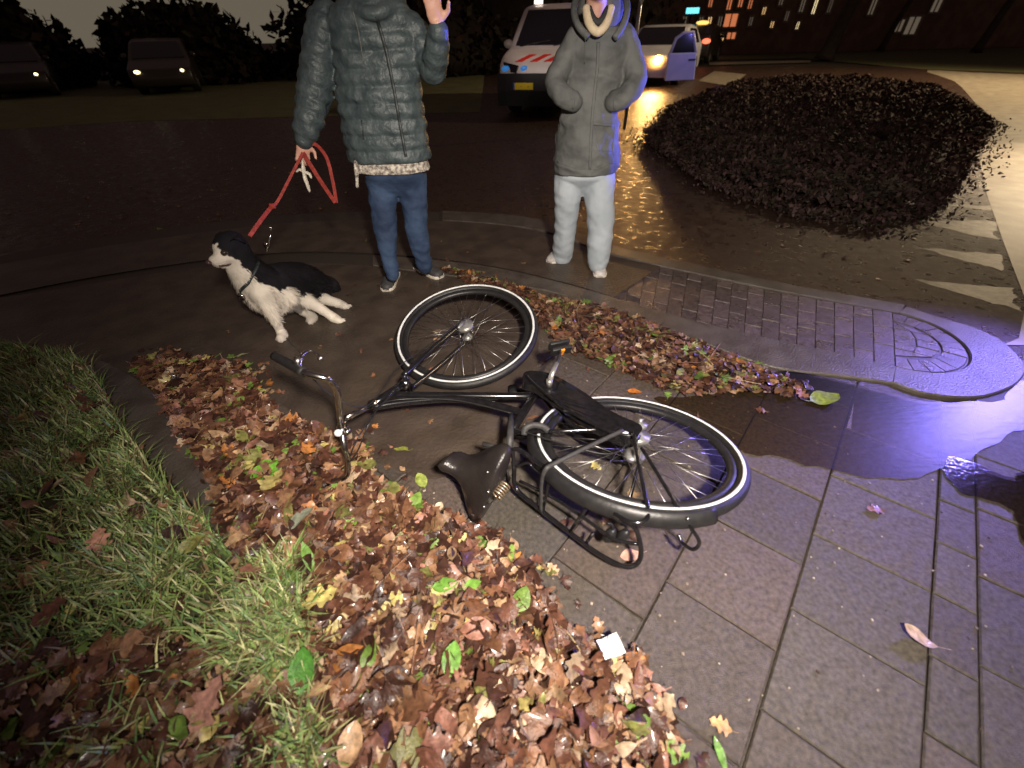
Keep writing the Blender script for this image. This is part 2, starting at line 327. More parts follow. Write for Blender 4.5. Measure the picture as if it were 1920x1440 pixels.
# brick courses across the band
nU = dense(U_in[3:10], 30); nL = dense(L_in[3:11], 30)
def atlen(P, t):
    L = [0]
    for i in range(1, len(P)): L.append(L[-1] + (P[i] - P[i - 1]).length)
    s_ = L[-1] * t
    for i in range(1, len(P)):
        if L[i] >= s_: return P[i - 1].lerp(P[i], (s_ - L[i - 1]) / max(1e-6, L[i] - L[i - 1]))
    return P[-1]
TL = sum((nU[i] - nU[i - 1]).length for i in range(1, len(nU)))
b = MB(); cnt = int(TL / .098)
def brickq(b, q, z=.008):
    g_ = random.uniform(.7, 1.15); cc = (.10 * g_, .075 * g_, .07 * g_); h = random.uniform(-.002, .002)
    c = sum((Vector(p) for p in q), Vector()) / 4; v = []
    for e, zz in ((.0035, -.02), (.0035, z - .004), (.008, z)):
        for p in q:
            d = (c - Vector(p)); L_ = d.length; v.append(tuple(Vector((p[0], p[1], 0)) + d / L_ * e * .75 + Vector((0, 0, zz + h))))
    b.add(v, [(8, 9, 10, 11)] + [(4 * r + i, 4 * r + (i + 1) % 4, 4 * r + 4 + (i + 1) % 4, 4 * r + 4 + i) for r in (0, 1) for i in range(4)], cc)
for i in range(cnt):
    p0, p1 = atlen(nU, i / cnt), atlen(nU, (i + 1) / cnt); q0, q1 = atlen(nL, i / cnt), atlen(nL, (i + 1) / cnt)
    W_ = (q0 - p0).length
    if i / cnt < .60: continue
    k = max(2, round(W_ / .2)); off = .5 / k if i % 2 else 0
    cuts = sorted(set([0.0, 1.0] + [j / k + off for j in range(k + 1) if 0 < j / k + off < 1]))
    for a, c_ in zip(cuts[:-1], cuts[1:]):
        brickq(b, [p0.lerp(q0, a), p0.lerp(q0, c_), p1.lerp(q1, c_), p1.lerp(q1, a)])
ca, cb = nU[-1], nL[-1]; cc0 = (ca + cb) / 2; rad = (ca - cb).length / 2; a0 = math.atan2(ca.y - cc0.y, ca.x - cc0.x); a1 = math.atan2(cb.y - cc0.y, cb.x - cc0.x)
if a1 > a0: a1 -= 2 * math.pi
kk = 13
for i in range(kk):
    t0, t1 = a0 + (a1 - a0) * i / kk, a0 + (a1 - a0) * (i + 1) / kk
    f = lambda r, t: cc0 + Vector((math.cos(t) * r, math.sin(t) * r, 0))
    brickq(b, [f(rad * .66, t0), f(rad, t0), f(rad, t1), f(rad * .66, t1)])
for i in range(5):
    for s_ in range(2):
        x0 = -1 + i * .4; x1 = x0 + .4
        ax = (ca - cb).normalized(); ay = Vector((-ax.y, ax.x, 0)); 
        if ay.dot(cc0 - nU[-10]) < 0: ay = -ay
        hh = lambda x: math.sqrt(max(0, .4 - x * x * .4)) * rad
        xa, xb = x0 * rad * .62, x1 * rad * .62
        y0 = s_ * .5; y1 = y0 + .5
        brickq(b, [cc0 + ax * xa + ay * hh(x0) * y0, cc0 + ax * xb + ay * (hh(x1) * y0), cc0 + ax * xb + ay * (hh(x1) * y1 + .004), cc0 + ax * xa + ay * (hh(x0) * y1 + .004)])
tag(b.build('brick_paving', 'brick', smooth=False), kind='structure')
sheet('dirt_film', gpoly([(-600, 720), (-500, 640), (100, 545), (420, 498), (700, 500), (830, 508), (1000, 560), (1010, 640), (1000, 740), (960, 830), (820, 900), (700, 860), (560, 780), (400, 690), (260, 720), (120, 700), (-100, 690)], 3), .0055, 'mud')
sheet('dirt_film', [(p.x, p.y) for p in dense([(-600, 620), (-200, 538), (200, 464), (560, 419), (830, 417), (1000, 434), (1147, 482), (1240, 501)])] + [(p.x, p.y) for p in reversed(dense([(-600, 678), (-200, 598), (200, 518), (500, 478), (700, 478), (900, 498), (1060, 533), (1150, 560)]))], .0115, 'mud')
sheet('puddle', rag(gpoly([(1225, 748), (1330, 742), (1450, 700), (1560, 714), (1700, 745), (1790, 758), (1870, 750), (1925, 715), (2050, 700), (2050, 800), (1930, 805), (1840, 850), (1720, 895), (1600, 892), (1480, 865), (1400, 850), (1300, 790)], 4), .03), .0045, 'film')
# smooth concrete tip round the nose
arc = [cc0 + Vector((math.cos(a0 + (a1 - a0) * i / 24) * (rad + .006), math.sin(a0 + (a1 - a0) * i / 24) * (rad + .006), 0)) for i in range(25)]
outer = crom([G(*p) for p in ((1672, 722), (1719, 739), (1783, 749), (1847, 746), (1903, 723), (1917, 690), (1880, 648), (1826, 620), (1766, 602), (1682, 574))], 8)
b = MB(); n_ = 48; rg = []
def resamp(P, n): 
    L = [0]
    for i in range(1, len(P)): L.append(L[-1] + (P[i] - P[i - 1]).length)
    out = []
    for k in range(n + 1):
        t = L[-1] * k / n; j = max(0, min(len(P) - 2, sum(1 for l in L if l <= t) - 1)); out.append(P[j].lerp(P[j + 1], min(1, (t - L[j]) / max(1e-6, L[j + 1] - L[j]))))
    return out
for p, q_ in zip(resamp(outer, n_), resamp(list(reversed(arc)), n_)):
    e = (q_ - p).normalized() * .006; zt = .018
    rg.append([(p.x, p.y, -.03), (p.x, p.y, zt - .006), (p.x + e.x, p.y + e.y, zt), (q_.x - e.x, q_.y - e.y, zt - .003), (q_.x, q_.y, zt - .009), (q_.x, q_.y, -.03)])
b.rings(rg); tag(b.build('kerb_nose', 'kerb', smooth=False), kind='structure')
# white give-way triangles worn onto the road on the right
b = MB()
for tri in ([(1700, 412), (1868, 415), (1868, 450), (1866, 451)], [(1706, 462), (1880, 478), (1884, 508), (1882, 509)], [(1712, 522), (1900, 540), (1915, 585), (1912, 586)], [(1745, 383), (1900, 388), (1905, 398), (1904, 399)]):
    tp_ = rag([tuple(G(*p, -.0265))[:2] for p in tri[:3]], .05, 7); b.add([(x, y, -.0265) for x, y in tp_], [tuple(range(len(tp_)))])
tag(b.build('road_marking', 'paint', smooth=False), kind='structure')
# pale path on the right, grass bank behind, puddle
sheet('footpath', gpoly([(1740, 130), (1930, 138), (3000, 160), (3300, 620), (1990, 640), (1930, 560), (1840, 300), (1870, 230), (1830, 190), (1790, 150)], 3), -.0245, 'path')
sheet('far_path', gpoly([(1310, 150), (1340, 132), (1400, 138), (1370, 160)]), -.020, 'path')
sheet('far_kerb', gpoly([(1330, 116), (1520, 112), (1520, 116), (1330, 121)]), -.016, 'path')
sheet('grass_bank', gpoly([(1300, 112), (1500, 108), (1730, 128), (1960, 136), (2600, 140)]) + [(70, 45), (30, 60), (12, 50)], -.024, 'lawn')
sheet('far_lawn', gpoly([(-900, 330), (-300, 260), (250, 225), (620, 215), (900, 208)]) + [(-1, 30), (-40, 60), (-90, 40)], -.024, 'lawn')
sheet('puddle', rag(gpoly([(1770, 862), (1830, 868), (1880, 890), (1960, 905), (2000, 1040), (1925, 1020), (1895, 960), (1850, 935), (1790, 920)], 5), .03, 12), .0048, 'water')
# verge soil, kerb stones beside it
verge = gpoly([(-700, 640), (0, 670), (120, 672), (185, 700), (235, 800), (300, 900), (395, 985), (480, 1090), (560, 1250), (640, 1500), (300, 2200), (-1500, 2200)])
sheet('verge_soil', verge, .035, 'soil', .08)
KO = dense([(120, 668), (205, 690), (290, 740), (330, 800), (400, 880), (440, 950), (500, 1080), (600, 1300), (690, 1500)]); KI = dense([(60, 680), (172, 705), (215, 760), (255, 830), (320, 905), (395, 985), (470, 1110), (560, 1320), (620, 1520)])
strip('verge_kerb', KI, KO, .045, 'kerb', .08)

# ================================================================== LEAVES
def leaf_template(kind):
    k = 15 if kind == 'oak' else 9; L = []; W_ = []
    for i in range(k):
        t = i / (k - 1); L.append(t)
        if kind == 'oak': e = math.sin(math.pi * min(1, t * 1.02) ** .75) ** .8; wv = .30 * e * (1 + .45 * math.cos(t * math.pi * 2 * 3.5 + .6)) + .012
        elif kind == 'oval': wv = .30 * math.sin(math.pi * t) ** .7 + .004
        elif kind == 'long': wv = .14 * math.sin(math.pi * t) ** .8 + .004
        W_.append(wv)
    v = []; 
    for t, wv in zip(L, W_): v += [(-wv, t, 0), (0, t - .0, 0), (wv, t, 0)]
    f = []
    for i in range(k - 1): a = 3 * i; f += [(a, a + 1, a + 4, a + 3), (a + 1, a + 2, a + 5, a + 4)]
    v = np.array(v); v[:, 1] -= .5; st = np.array([(-.012, -.72, 0), (.012, -.72, 0), (.012, -.46, 0), (-.012, -.46, 0)]); f.append(tuple(len(v) + i for i in range(4))); v = np.vstack([v, st])
    return v, np.array([q for q in f])
TPL = {k: leaf_template(k) for k in ('oak', 'oval', 'long')}
def leaf_verts(kind, size, fold, curl, twist, rot, loc):
    v = TPL[kind][0].copy()
    z = np.abs(v[:, 0]) * fold + curl * (v[:, 1] ** 2) * 1.2 + twist * v[:, 0] * v[:, 1] * 3 + .04 * np.sin(v[:, 1] * 9 + twist * 9) * (1 - np.abs(v[:, 0]))
    v = np.column_stack([v[:, 0], v[:, 1], z]) * size
    return v @ np.array(rot).T + np.array(loc)
PAL = [((.19, .090, .050), 7), ((.115, .048, .032), 9), ((.055, .024, .018), 9), ((.30, .165, .095), 4.2), ((.40, .26, .16), 2.4), ((.50, .37, .27), 1.3), ((.42, .17, .05), .7), ((.22, .22, .07), 1.7), ((.15, .25, .05), .9), ((.26, .12, .09), 2.2), ((.50, .42, .16), .9)]
pw = np.array([p[1] for p in PAL]); pw = pw / pw.sum()
def rotm(tiltmax):
    a = random.uniform(0, 6.283); t = abs(random.gauss(0, tiltmax)); d = random.uniform(0, 6.283)
    return np.array((Matrix.Rotation(t, 3, Vector((math.cos(d), math.sin(d), 0))) @ Matrix.Rotation(a, 3, 'Z')))
def scatter(name, polys, count, zbase, zs, size, tilt, m_='leaf', dens=None, dark=1.0):
    V = []; F_ = []; Cc = []; n = 0; made = 0
    xs = [p[0] for P in polys for p in P]; ys = [p[1] for P in polys for p in P]; tries = 0
    while made < count and tries < count * 60:
        tries += 1; x = random.uniform(min(xs), max(xs)); y = random.uniform(min(ys), max(ys))
        if not any(inpoly(x, y, P) for P in polys): continue
        if dens and random.random() > dens(x, y): continue
        kind = random.choices(('oak', 'oval', 'long'), (6, 2.4, 1.6))[0]; s_ = random.uniform(*size) * (1.15 if kind == 'long' else 1)
        z = zbase + random.random() ** 1.3 * zs * (dens(x, y) if dens else 1)
        v = leaf_verts(kind, s_, random.uniform(-.3, .5), random.uniform(-.4, .55), random.uniform(-.5, .5), rotm(tilt * (.5 if z < zbase + zs * .5 else 1)), (x, y, z))
        mn = v[:, 2].min()
        if mn < zbase: v[:, 2] += zbase - mn + .001
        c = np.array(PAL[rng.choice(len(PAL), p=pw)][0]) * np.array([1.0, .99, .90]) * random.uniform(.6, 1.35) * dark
        V.append(v); F_.append(TPL[kind][1] + n); Cc.append(np.tile([*c, 1], (len(v), 1))); n += len(v); made += 1
    me = bpy.data.meshes.new(name); me.from_pydata(np.vstack(V).tolist(), [], np.vstack(F_).tolist())
    a = me.color_attributes.new('Col', 'FLOAT_COLOR', 'POINT'); a.data.foreach_set('color', np.vstack(Cc).astype('f').ravel())
    me.polygons.foreach_set('use_smooth', [True] * len(me.polygons))
    return link(name, me, m_)
P_main = gpoly([(255, 690), (330, 672), (470, 700), (510, 780), (600, 815), (690, 850), (700, 905), (830, 975), (930, 1010), (1000, 1090), (1060, 1190), (1190, 1240), (1240, 1330), (1270, 1440), (1300, 1700), (300, 1700), (560, 1400), (480, 1120), (430, 990), (380, 900), (330, 800)])
P_core = gpoly([(330, 780), (600, 840), (700, 940), (860, 1010), (960, 1120), (1080, 1260), (1180, 1440), (1200, 1600), (500, 1600), (480, 1120), (400, 900)])
P_strip = gpoly([(820, 505), (900, 515), (1010, 555), (1150, 585), (1290, 640), (1440, 700), (1530, 735), (1500, 752), (1420, 735), (1280, 745), (1170, 700), (1060, 660), (1000, 600), (900, 545)])
P_strip2 = gpoly([(1020, 570), (1150, 600), (1280, 650), (1420, 715), (1290, 735), (1180, 690), (1080, 650)])
P_low = gpoly([(-200, 1200), (150, 1230), (300, 1200), (480, 1250), (560, 1440), (640, 1700), (-400, 1700)])
lm = scatter('leaf_litter', [P_main], 5600, .006, .045, (.045, .09), .42)
tag(lm, 'thick bank of wet brown oak leaves between grass and slabs', 'fallen leaves', kind='stuff')
lc = scatter('leaf_litter', [P_core], 2800, .03, .055, (.03, .105), .62)
tag(lc, 'upper layer of wet curled leaves heaped along the verge', 'fallen leaves', kind='stuff')
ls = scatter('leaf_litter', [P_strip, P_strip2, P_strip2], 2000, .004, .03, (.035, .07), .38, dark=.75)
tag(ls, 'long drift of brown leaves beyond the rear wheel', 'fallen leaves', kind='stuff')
lg = scatter('leaf_litter', [verge], 480, .045, .05, (.05, .10), .5)
tag(lg, 'scattered brown leaves caught in the grass verge', 'fallen leaves', kind='stuff')
P_all = gpoly([(230, 640), (900, 520), (1250, 640), (1500, 760), (1300, 1100), (1250, 1400), (1000, 1300), (800, 1000), (500, 700)])
lt = scatter('leaf_litter', [P_all, gpoly([(650, 440), (1000, 430), (1100, 560), (640, 560)])], 90, .002, .004, (.03, .06), .12)
tag(lt, 'sparse bits of leaf strewn over the slabs round the bicycle', 'fallen leaves', kind='stuff')
ll = scatter('leaf_litter', [P_low], 1700, .045, .05, (.03, .075), .4, dark=.7)
tag(ll, 'dark wet leaves covering the grass in the lower left corner', 'fallen leaves', kind='stuff')
lr = scatter('leaf_litter', [gpoly([(-300, 480), (200, 330), (700, 300), (700, 560), (0, 640)]), gpoly([(1250, 420), (1750, 400), (1900, 560), (1450, 520)])], 130, -.026, .003, (.03, .06), .1)
tag(lr, 'few leaves stuck flat to the wet road', 'fallen leaves', kind='stuff')
P_fr = gpoly([(235, 660), (350, 650), (500, 680), (560, 780), (700, 800), (800, 940), (960, 1000), (1060, 1080), (1130, 1180), (1260, 1260), (1330, 1440), (1200, 1600), (700, 1300), (300, 850)])
le = scatter('leaf_litter', [P_fr], 520, .003, .012, (.025, .06), .25); tag(le, 'thin fringe of small leaves and scraps round the leaf bank', 'fallen leaves', kind='stuff')
V = MB()
for i in range(70):
    P_ = random.choice((P_core, P_main, P_strip2)); 
    for _ in range(200):
        x, y = random.uniform(-1.9, 1.6), random.uniform(.3, 2.6)
        if inpoly(x, y, P_): break
    a = random.uniform(0, 6.28); L_ = random.uniform(.04, .16); zb = .06 if P_ is P_core else .03; d = Vector((math.cos(a), math.sin(a), random.uniform(-.15, .15)))
    p0 = Vector((x, y, zb + random.uniform(0, .03))); k0 = len(V.v); V.tube(crom([p0, p0 + d * L_ * .5 + Vector((random.gauss(0, .006), random.gauss(0, .006), .004)), p0 + d * L_], 3), random.uniform(.0009, .0024), 5); c = random.choice([(.16, .09, .05), (.30, .16, .10), (.08, .05, .03), (.35, .26, .12)]); V.c += [c] * (len(V.v) - k0)
tag(V.build('twigs', 'leaf'), 'thin twigs and leaf stalks strewn through the leaf bank', 'twigs', kind='stuff')
# small grit and crumbs
V = MB()
for i in range(900):
    x, y = random.uniform(-1.2, 1.6), random.uniform(.25, 3.4)
    if not inpoly(x, y, pave): continue
    s_ = random.uniform(.0012, .0035); c = random.choice([(.25, .2, .15), (.06, .04, .03), (.4, .34, .25)]); V.c += [c] * 8
    V.box((x, y, s_ * .6), (s_, s_ * random.uniform(.5, 1.4), s_ * .6), Matrix.Rotation(random.uniform(0, 3), 3, 'Z'))
tag(V.build('grit', 'leaf', smooth=False), 'grit and crumbs of leaf on the slabs', 'grit', kind='stuff')
# single leaves one can pick out
def one_leaf(px, kind, size, c, ang, label, z=.004, tilt=.12, curl=.15, group=None, name='fallen_leaf'):
    p = G(*px, z); rot = np.array(Matrix.Rotation(tilt, 3, Vector((math.cos(ang * 2), math.sin(ang * 2), 0))) @ Matrix.Rotation(ang, 3, 'Z'))
    v = leaf_verts(kind, size, .15, curl, .15, rot, (p.x, p.y, 0)); v[:, 2] += z - v[:, 2].min()
    ex = v.copy(); ex[:, 2] += .0006
    b = MB(); b.add(v, TPL[kind][1].tolist(), c); o = b.build(name, 'leaf'); tag(o, label, 'leaf', group); return o
CREAM, ORG, GRN, YG, PINK, OLV = (.62, .42, .22), (.55, .22, .06), (.14, .30, .05), (.30, .36, .08), (.60, .36, .27), (.20, .17, .06)
for a in [((953, 1073), 'oak', .062, CREAM, -.5, 'cream oak leaf on the slabs at the edge of the leaf bank'),
 ((1036, 1068), 'oak', .05, (.62, .38, .22), .6, 'small tan leaf lying on bare slabs under the rack'),
 ((1350, 1360), 'oak', .055, (.60, .36, .16), 1.1, 'tan oak leaf beside the long slab joint at the bottom'),
 ((1183, 1042), 'oval', .075, PINK, 1.7, 'pale pink leaf inside the end loop of the bicycle rack'),
 ((790, 902), 'oval', .075, YG, .5, 'yellow green leaf lying left of the saddle'),
 ((757, 843), 'long', .085, (.26, .28, .05), 1.5, 'narrow olive green leaf beneath the curved frame tube'),
 ((846, 978), 'long', .085, OLV, -.5, 'narrow olive leaf at the tip of the saddle'),
 ((705, 800), 'oak', .045, ORG, 1.2, 'small orange leaf behind the handlebar stem'),
 ((453, 667), 'long', .09, (.33, .36, .16), -1.1, 'pale green narrow leaf on the dark ground before the dog'),
 ((1190, 735), 'oval', .07, (.50, .17, .03), 1.4, 'round orange leaf just above the rear wheel'),
 ((1166, 757), 'oval', .05, YG, -.9, 'small yellow green leaf touching the rear wheel'),
 ((1225, 628), 'oval', .10, (.24, .27, .05), 1.2, 'yellow green leaf on top of the long leaf drift'),
 ((1640, 956), 'oak', .06, (.20, .10, .08), 1.4, 'dull reddish leaf on the violet lit slabs'),
 ((1350, 1415), 'long', .07, GRN, .1, 'green leaf standing near the bottom edge of the slabs'),
 ((1012, 1108), 'long', .08, (.20, .26, .05), .8, 'narrow green leaf at the slab side of the leaf bank'),
 ((1245, 1428), 'long', .09, GRN, 1.0, 'bright green blade shaped leaf at the bottom edge'),
 ((915, 520), 'oval', .08, (.25, .28, .06), 1.0, 'pale green leaf beyond the front wheel')]:
    one_leaf(*a[:6]) if len(a) > 6 else one_leaf(*a)
one_leaf((1718, 1196), 'oval', .085, (.52, .38, .25), .85, 'long curled pale leaf alone on the right hand slabs', curl=.5, tilt=.3)
one_leaf((572, 1262), 'oval', .105, (.07, .22, .03), .1, 'large smooth green leaf upright in the leaf bank', z=.08, tilt=.5)
one_leaf((848, 1238), 'oval', .085, (.16, .34, .06), -.2, 'bright green leaf in the leaf bank below the saddle', z=.08, tilt=.3)
one_leaf((885, 1098), 'oval', .06, (.18, .36, .06), -1.2, 'right hand leaf of the green pair near the slabs', z=.07)
one_leaf((835, 1098), 'oval', .08, (.15, .32, .05), -1.4, 'left hand leaf of the green pair near the slabs', z=.07)
one_leaf((500, 1118), 'long', .11, (.30, .48, .14), -.5, 'light green folded leaf in the leaf bank', z=.08, tilt=.3)
one_leaf((190, 1015), 'oak', .09, (.55, .28, .18), .5, 'salmon pink oak leaf lying on the grass', z=.09, tilt=.3)
one_leaf((395, 1320), 'oak', .12, (.42, .22, .17), -.3, 'large shiny pinkish leaf in the lower leaf bank', z=.09, tilt=.35)
one_leaf((565, 975), 'oval', .11, (.36, .40, .30), -.9, 'pale grey green leaf left of the fallen handgrip', z=.08, tilt=.4)
one_leaf((580, 1050), 'long', .11, (.16, .30, .06), .6, 'yellow green bent leaf below the fallen handgrip', z=.08, tilt=.4)
one_leaf((510, 812), 'oak', .07, (.60, .24, .08), .7, 'bright orange oak leaf left of the handlebar', z=.05, tilt=.2)
one_leaf((1545, 748), 'oval', .16, (.22, .28, .04), -1.3, 'wide yellow green leaf at the end of the leaf drift', z=.01, tilt=.12)
# seedling
sd = empty('seedling', G(500, 885, .05), 'bright green seedling with broad leaves growing from the leaf bank', 'plant')
for k in range(7):
    a = k * .9; p = G(500, 885, .075) + Vector((math.cos(a) * .02, math.sin(a) * .02, 0))
    rot = np.array(Matrix.Rotation(a, 3, 'Z') @ Matrix.Rotation(random.uniform(.2, .8), 3, 'X')); v = leaf_verts('oval', random.uniform(.05, .075), .2, -.2, .1, rot, (p.x + math.cos(a + 1.57) * .025, p.y + math.sin(a + 1.57) * .025, p.z))
    b = MB(); b.add(v, TPL['oval'][1].tolist(), (.16, .42, .04)); child_of(b.build('leaf', 'leaf'), sd)
# folded paper scrap
pp = G(1145, 1212, .062); b = MB()
ax, ay = Vector((.92, .25, 0)), Vector((-.3, .9, 0)); v = []
for j in range(4):
    for i in range(4): v.append(tuple(pp + ax * (i - 1.5) * .021 + ay * (j - 1.5) * .018 + Vector((0, 0, .006 * math.sin(i * 1.9 + j) + .004 * (i == 3)))))
b.add(v, [(j * 4 + i, j * 4 + i + 1, j * 4 + i + 5, j * 4 + i + 4) for j in range(3) for i in range(3)])
o = b.build('paper_scrap', 'paper', smooth=False); sm = o.modifiers.new('s', 'SOLIDIFY'); sm.thickness = .0012; tag(o, 'crumpled square of white paper on the edge of the leaf bank', 'litter')

# ================================================================== GRASS
def grass(name, poly, count, zb, hgt, label, fall=None):
    V = []; F_ = []; Cc = []; n = 0; xs = [p[0] for p in poly]; ys = [p[1] for p in poly]; made = 0; tries = 0
    x0, x1, y0, y1 = max(min(xs), -3.2), max(xs), max(min(ys), .1), min(max(ys), 2.6)
    while made < count and tries < count * 20:
        tries += 1; x, y = random.uniform(x0, x1), random.uniform(y0, y1)
        if not inpoly(x, y, poly): continue
        if inpoly(x, y, P_low) and random.random() < .72: continue
        cl = noise.noise(Vector((x * 5, y * 5, 0)))
        if random.random() > .65 + cl * .9: continue
        h = random.uniform(*hgt) * (1 + .4 * cl); a = random.uniform(0, 6.283); l = random.uniform(.2, 1.1); wd = random.uniform(.0020, .0046); d = np.array([math.cos(a), math.sin(a)]); s_ = np.array([-d[1], d[0]]) * wd
        pts = []
        for t, ww in ((0, 1), (.4, .9), (.75, .65), (1, .08)):
            c = np.array([x, y]) + d * h * l * t * t; z = zb + h * (t - .35 * l * t * t)
            pts += [(*(c - s_ * ww), z), (*(c + s_ * ww), z)]
        V += pts; F_ += [(n, n + 1, n + 3, n + 2), (n + 2, n + 3, n + 5, n + 4), (n + 4, n + 5, n + 7, n + 6)]; n += 8; made += 1
        g_ = random.uniform(.55, 1.35); base = random.choice([(.20, .30, .08), (.25, .36, .11), (.32, .38, .14), (.46, .46, .22), (.15, .26, .09), (.20, .14, .07)]); Cc += [(*[q * g_ for q in base], 1)] * 8
    me = bpy.data.meshes.new(name); me.from_pydata(V, [], F_); at = me.color_attributes.new('Col', 'FLOAT_COLOR', 'POINT'); at.data.foreach_set('color', np.array(Cc, 'f').ravel())
    o = link(name, me, 'grass'); tag(o, label, 'grass', kind='stuff')
grass('grass', verge, 24000, .035, (.045, .11), 'wet green grass of the verge in the lower left')
grass('grass_tuft', gpoly([(430, 1090), (560, 1050), (600, 1240), (640, 1440), (480, 1440)]), 1300, .04, (.05, .11), 'thin pale grass growing through the leaf bank')

# ================================================================== BICYCLE
bk = empty('bicycle', (.1, 1.5, 0), 'black step through city bicycle lying on its side on the slabs', 'bicycle')
def part(b, name, m_, parent=None, smooth=True, bevel=0): 
    o = b.build(name, m_, smooth=smooth, bevel=bevel); return child_of(o, parent if parent else bk)
def wheel(c, n, name, cmp_, hubkind):
    n = Vector(n).normalized(); c = Vector(c) - n * .020
    u = n.cross(Vector((0, 1, 0))).normalized(); v = n.cross(u)
    circ = lambda r, k, z=0: [c + n * z + r * (math.cos(2 * math.pi * i / k) * u + math.sin(2 * math.pi * i / k) * v) for i in range(k)]
    def prof(P, k=96):
        rg = [[c + n * z + r * (math.cos(2 * math.pi * i / k) * u + math.sin(2 * math.pi * i / k) * v) for (r, z) in P] for i in range(k)]
        b = MB(); rg.append(rg[0]); b.rings(rg, cap=False); return b
    rim = part(prof([(.322, -.014), (.338, -.013), (.342, 0), (.338, .013), (.322, .014), (.312, .008), (.312, -.008)]), 'wheel', 'blackplastic')
    if cmp_: rim['label'] = cmp_
    ty = [(.361 + .0235 * math.cos(t) * 1.02, .0225 * math.sin(t)) for t in [2 * math.pi * i / 14 for i in range(14)]]
    part(prof(ty), 'tyre', 'rubber', rim)
    part(prof([(.3535, .0225), (.3565, .0250), (.3625, .0254), (.3660, .0240), (.3625, .0215), (.3565, .0205)]), 'reflective_stripe', 'stripe', rim)
    b = MB(); hp = [(-.052, .012), (-.05, .022), (-.036, .031), (-.034, .018), (.0, .016), (.030, .018), (.031, .045), (.052, .046), (.055, .030), (.062, .012)] if hubkind else [(-.055, .012), (-.05, .040), (-.034, .042), (-.03, .03), (.03, .03), (.032, .045), (.052, .046), (.055, .02), (.064, .012)]
    b.rings([[c + n * z + r * (math.cos(2 * math.pi * i / 24) * u + math.sin(2 * math.pi * i / 24) * v) for i in range(24)] for z, r in hp]); part(b, 'hub', 'alloy', rim)
    b = MB(); b.tube([c - n * .085, c + n * .085], .005, 10); b.tube([c + n * .066, c + n * .074], .009, 6); part(b, 'axle', 'steel', rim)
    for i in range(36):
        side = 1 if i % 2 else -1; a = 2 * math.pi * i / 36; cr = (R(38) if (i // 2) % 2 else -R(38))
        p0 = c + n * side * .036 + .036 * (math.cos(a + cr * 1.7) * u + math.sin(a + cr * 1.7) * v); p1 = c + n * side * .003 + .314 * (math.cos(a) * u + math.sin(a) * v)
        b = MB(); b.tube([p0, p1], .0012, 5); part(b, 'spoke', 'steel', rim)
    b = MB(); a = R(250); p = c + .33 * (math.cos(a) * u + math.sin(a) * v); b.tube([p, c + .295 * (math.cos(a) * u + math.sin(a) * v)], .0035, 8); part(b, 'valve', 'steel', rim)
    return c, n, u, v, rim
FC, FN, Fu, Fv, FR = wheel((-.23794, 1.93145, .1425), (-.0787, -.2055, 1), 'front', 'front wheel turned aside, lying flat on the slabs', True)
RC, RN, Ru, Rv, RR = wheel((.45089, 1.06568, .1791), (.0753, .2602, 1), 'rear', 'rear wheel lying flat under the luggage rack', False)
def rang(px, off=0):        # angle round the rear wheel of a pixel
    d = ray(*px); t = ((RC + RN * off - CAM).dot(RN)) / d.dot(RN); p = CAM + d * t - RC; return math.atan2(p.dot(Rv), p.dot(Ru))
def RP(r, a, z=0): return RC + RN * z + r * (math.cos(a) * Ru + math.sin(a) * Rv)
# frame tubes
z = lambda x, y, h: G(x, y, h)
b = MB(); head = [z(702, 757, .215), z(755, 722, .185)]; b.tube([head[0] - (head[1] - head[0]) * .12, head[1] + (head[1] - head[0]) * .1], .019, 14)
BBp = z(1012, 728, .150)
b.tube(crom([z(728, 741, .196), z(860, 742, .178), z(1000, 742, .155), BBp], 5), .0165, 14)                       # down tube
b.tube(crom([z(700, 763, .212), z(760, 754, .205), z(850, 748, .195), z(920, 758, .19), z(985, 776, .185)], 6), .0155, 14)   # curved upper tube
b.tube([BBp, z(985, 768, .18), z(958, 812, .195)], .0165, 14)                                                        # seat tube
b.tube([BBp - Vector((0, 0, .04)), BBp + Vector((0, 0, .05))], .026, 16)
b.tube(crom([BBp + Vector((0, 0, .02)), z(1080, 800, .16), RC + RN * .065 + Vector((-.03, .0, 0))], 5), .009, 10)
b.tube(crom([BBp - Vector((0, 0, .03)), z(1080, 815, .08), RC - RN * .065], 5), .009, 10)
b.tube([z(962, 810, .215), z(1060, 808, .235), z(1165, 803, .235), RC + RN * .075], .0075, 10)                         # seat stay (bright line)
b.tube([z(962, 815, .13), z(1080, 840, .11), RC - RN * .075], .0075, 10)
part(b, 'frame', 'black')
for k in (0, 1): 
    b = MB(); q = head[0].lerp(head[1], k * 1.08 - .04); d = (head[1] - head[0]).normalized(); b.tube([q - d * .007, q + d * .007], .0225, 16); part(b, 'headset_ring', 'chrome')
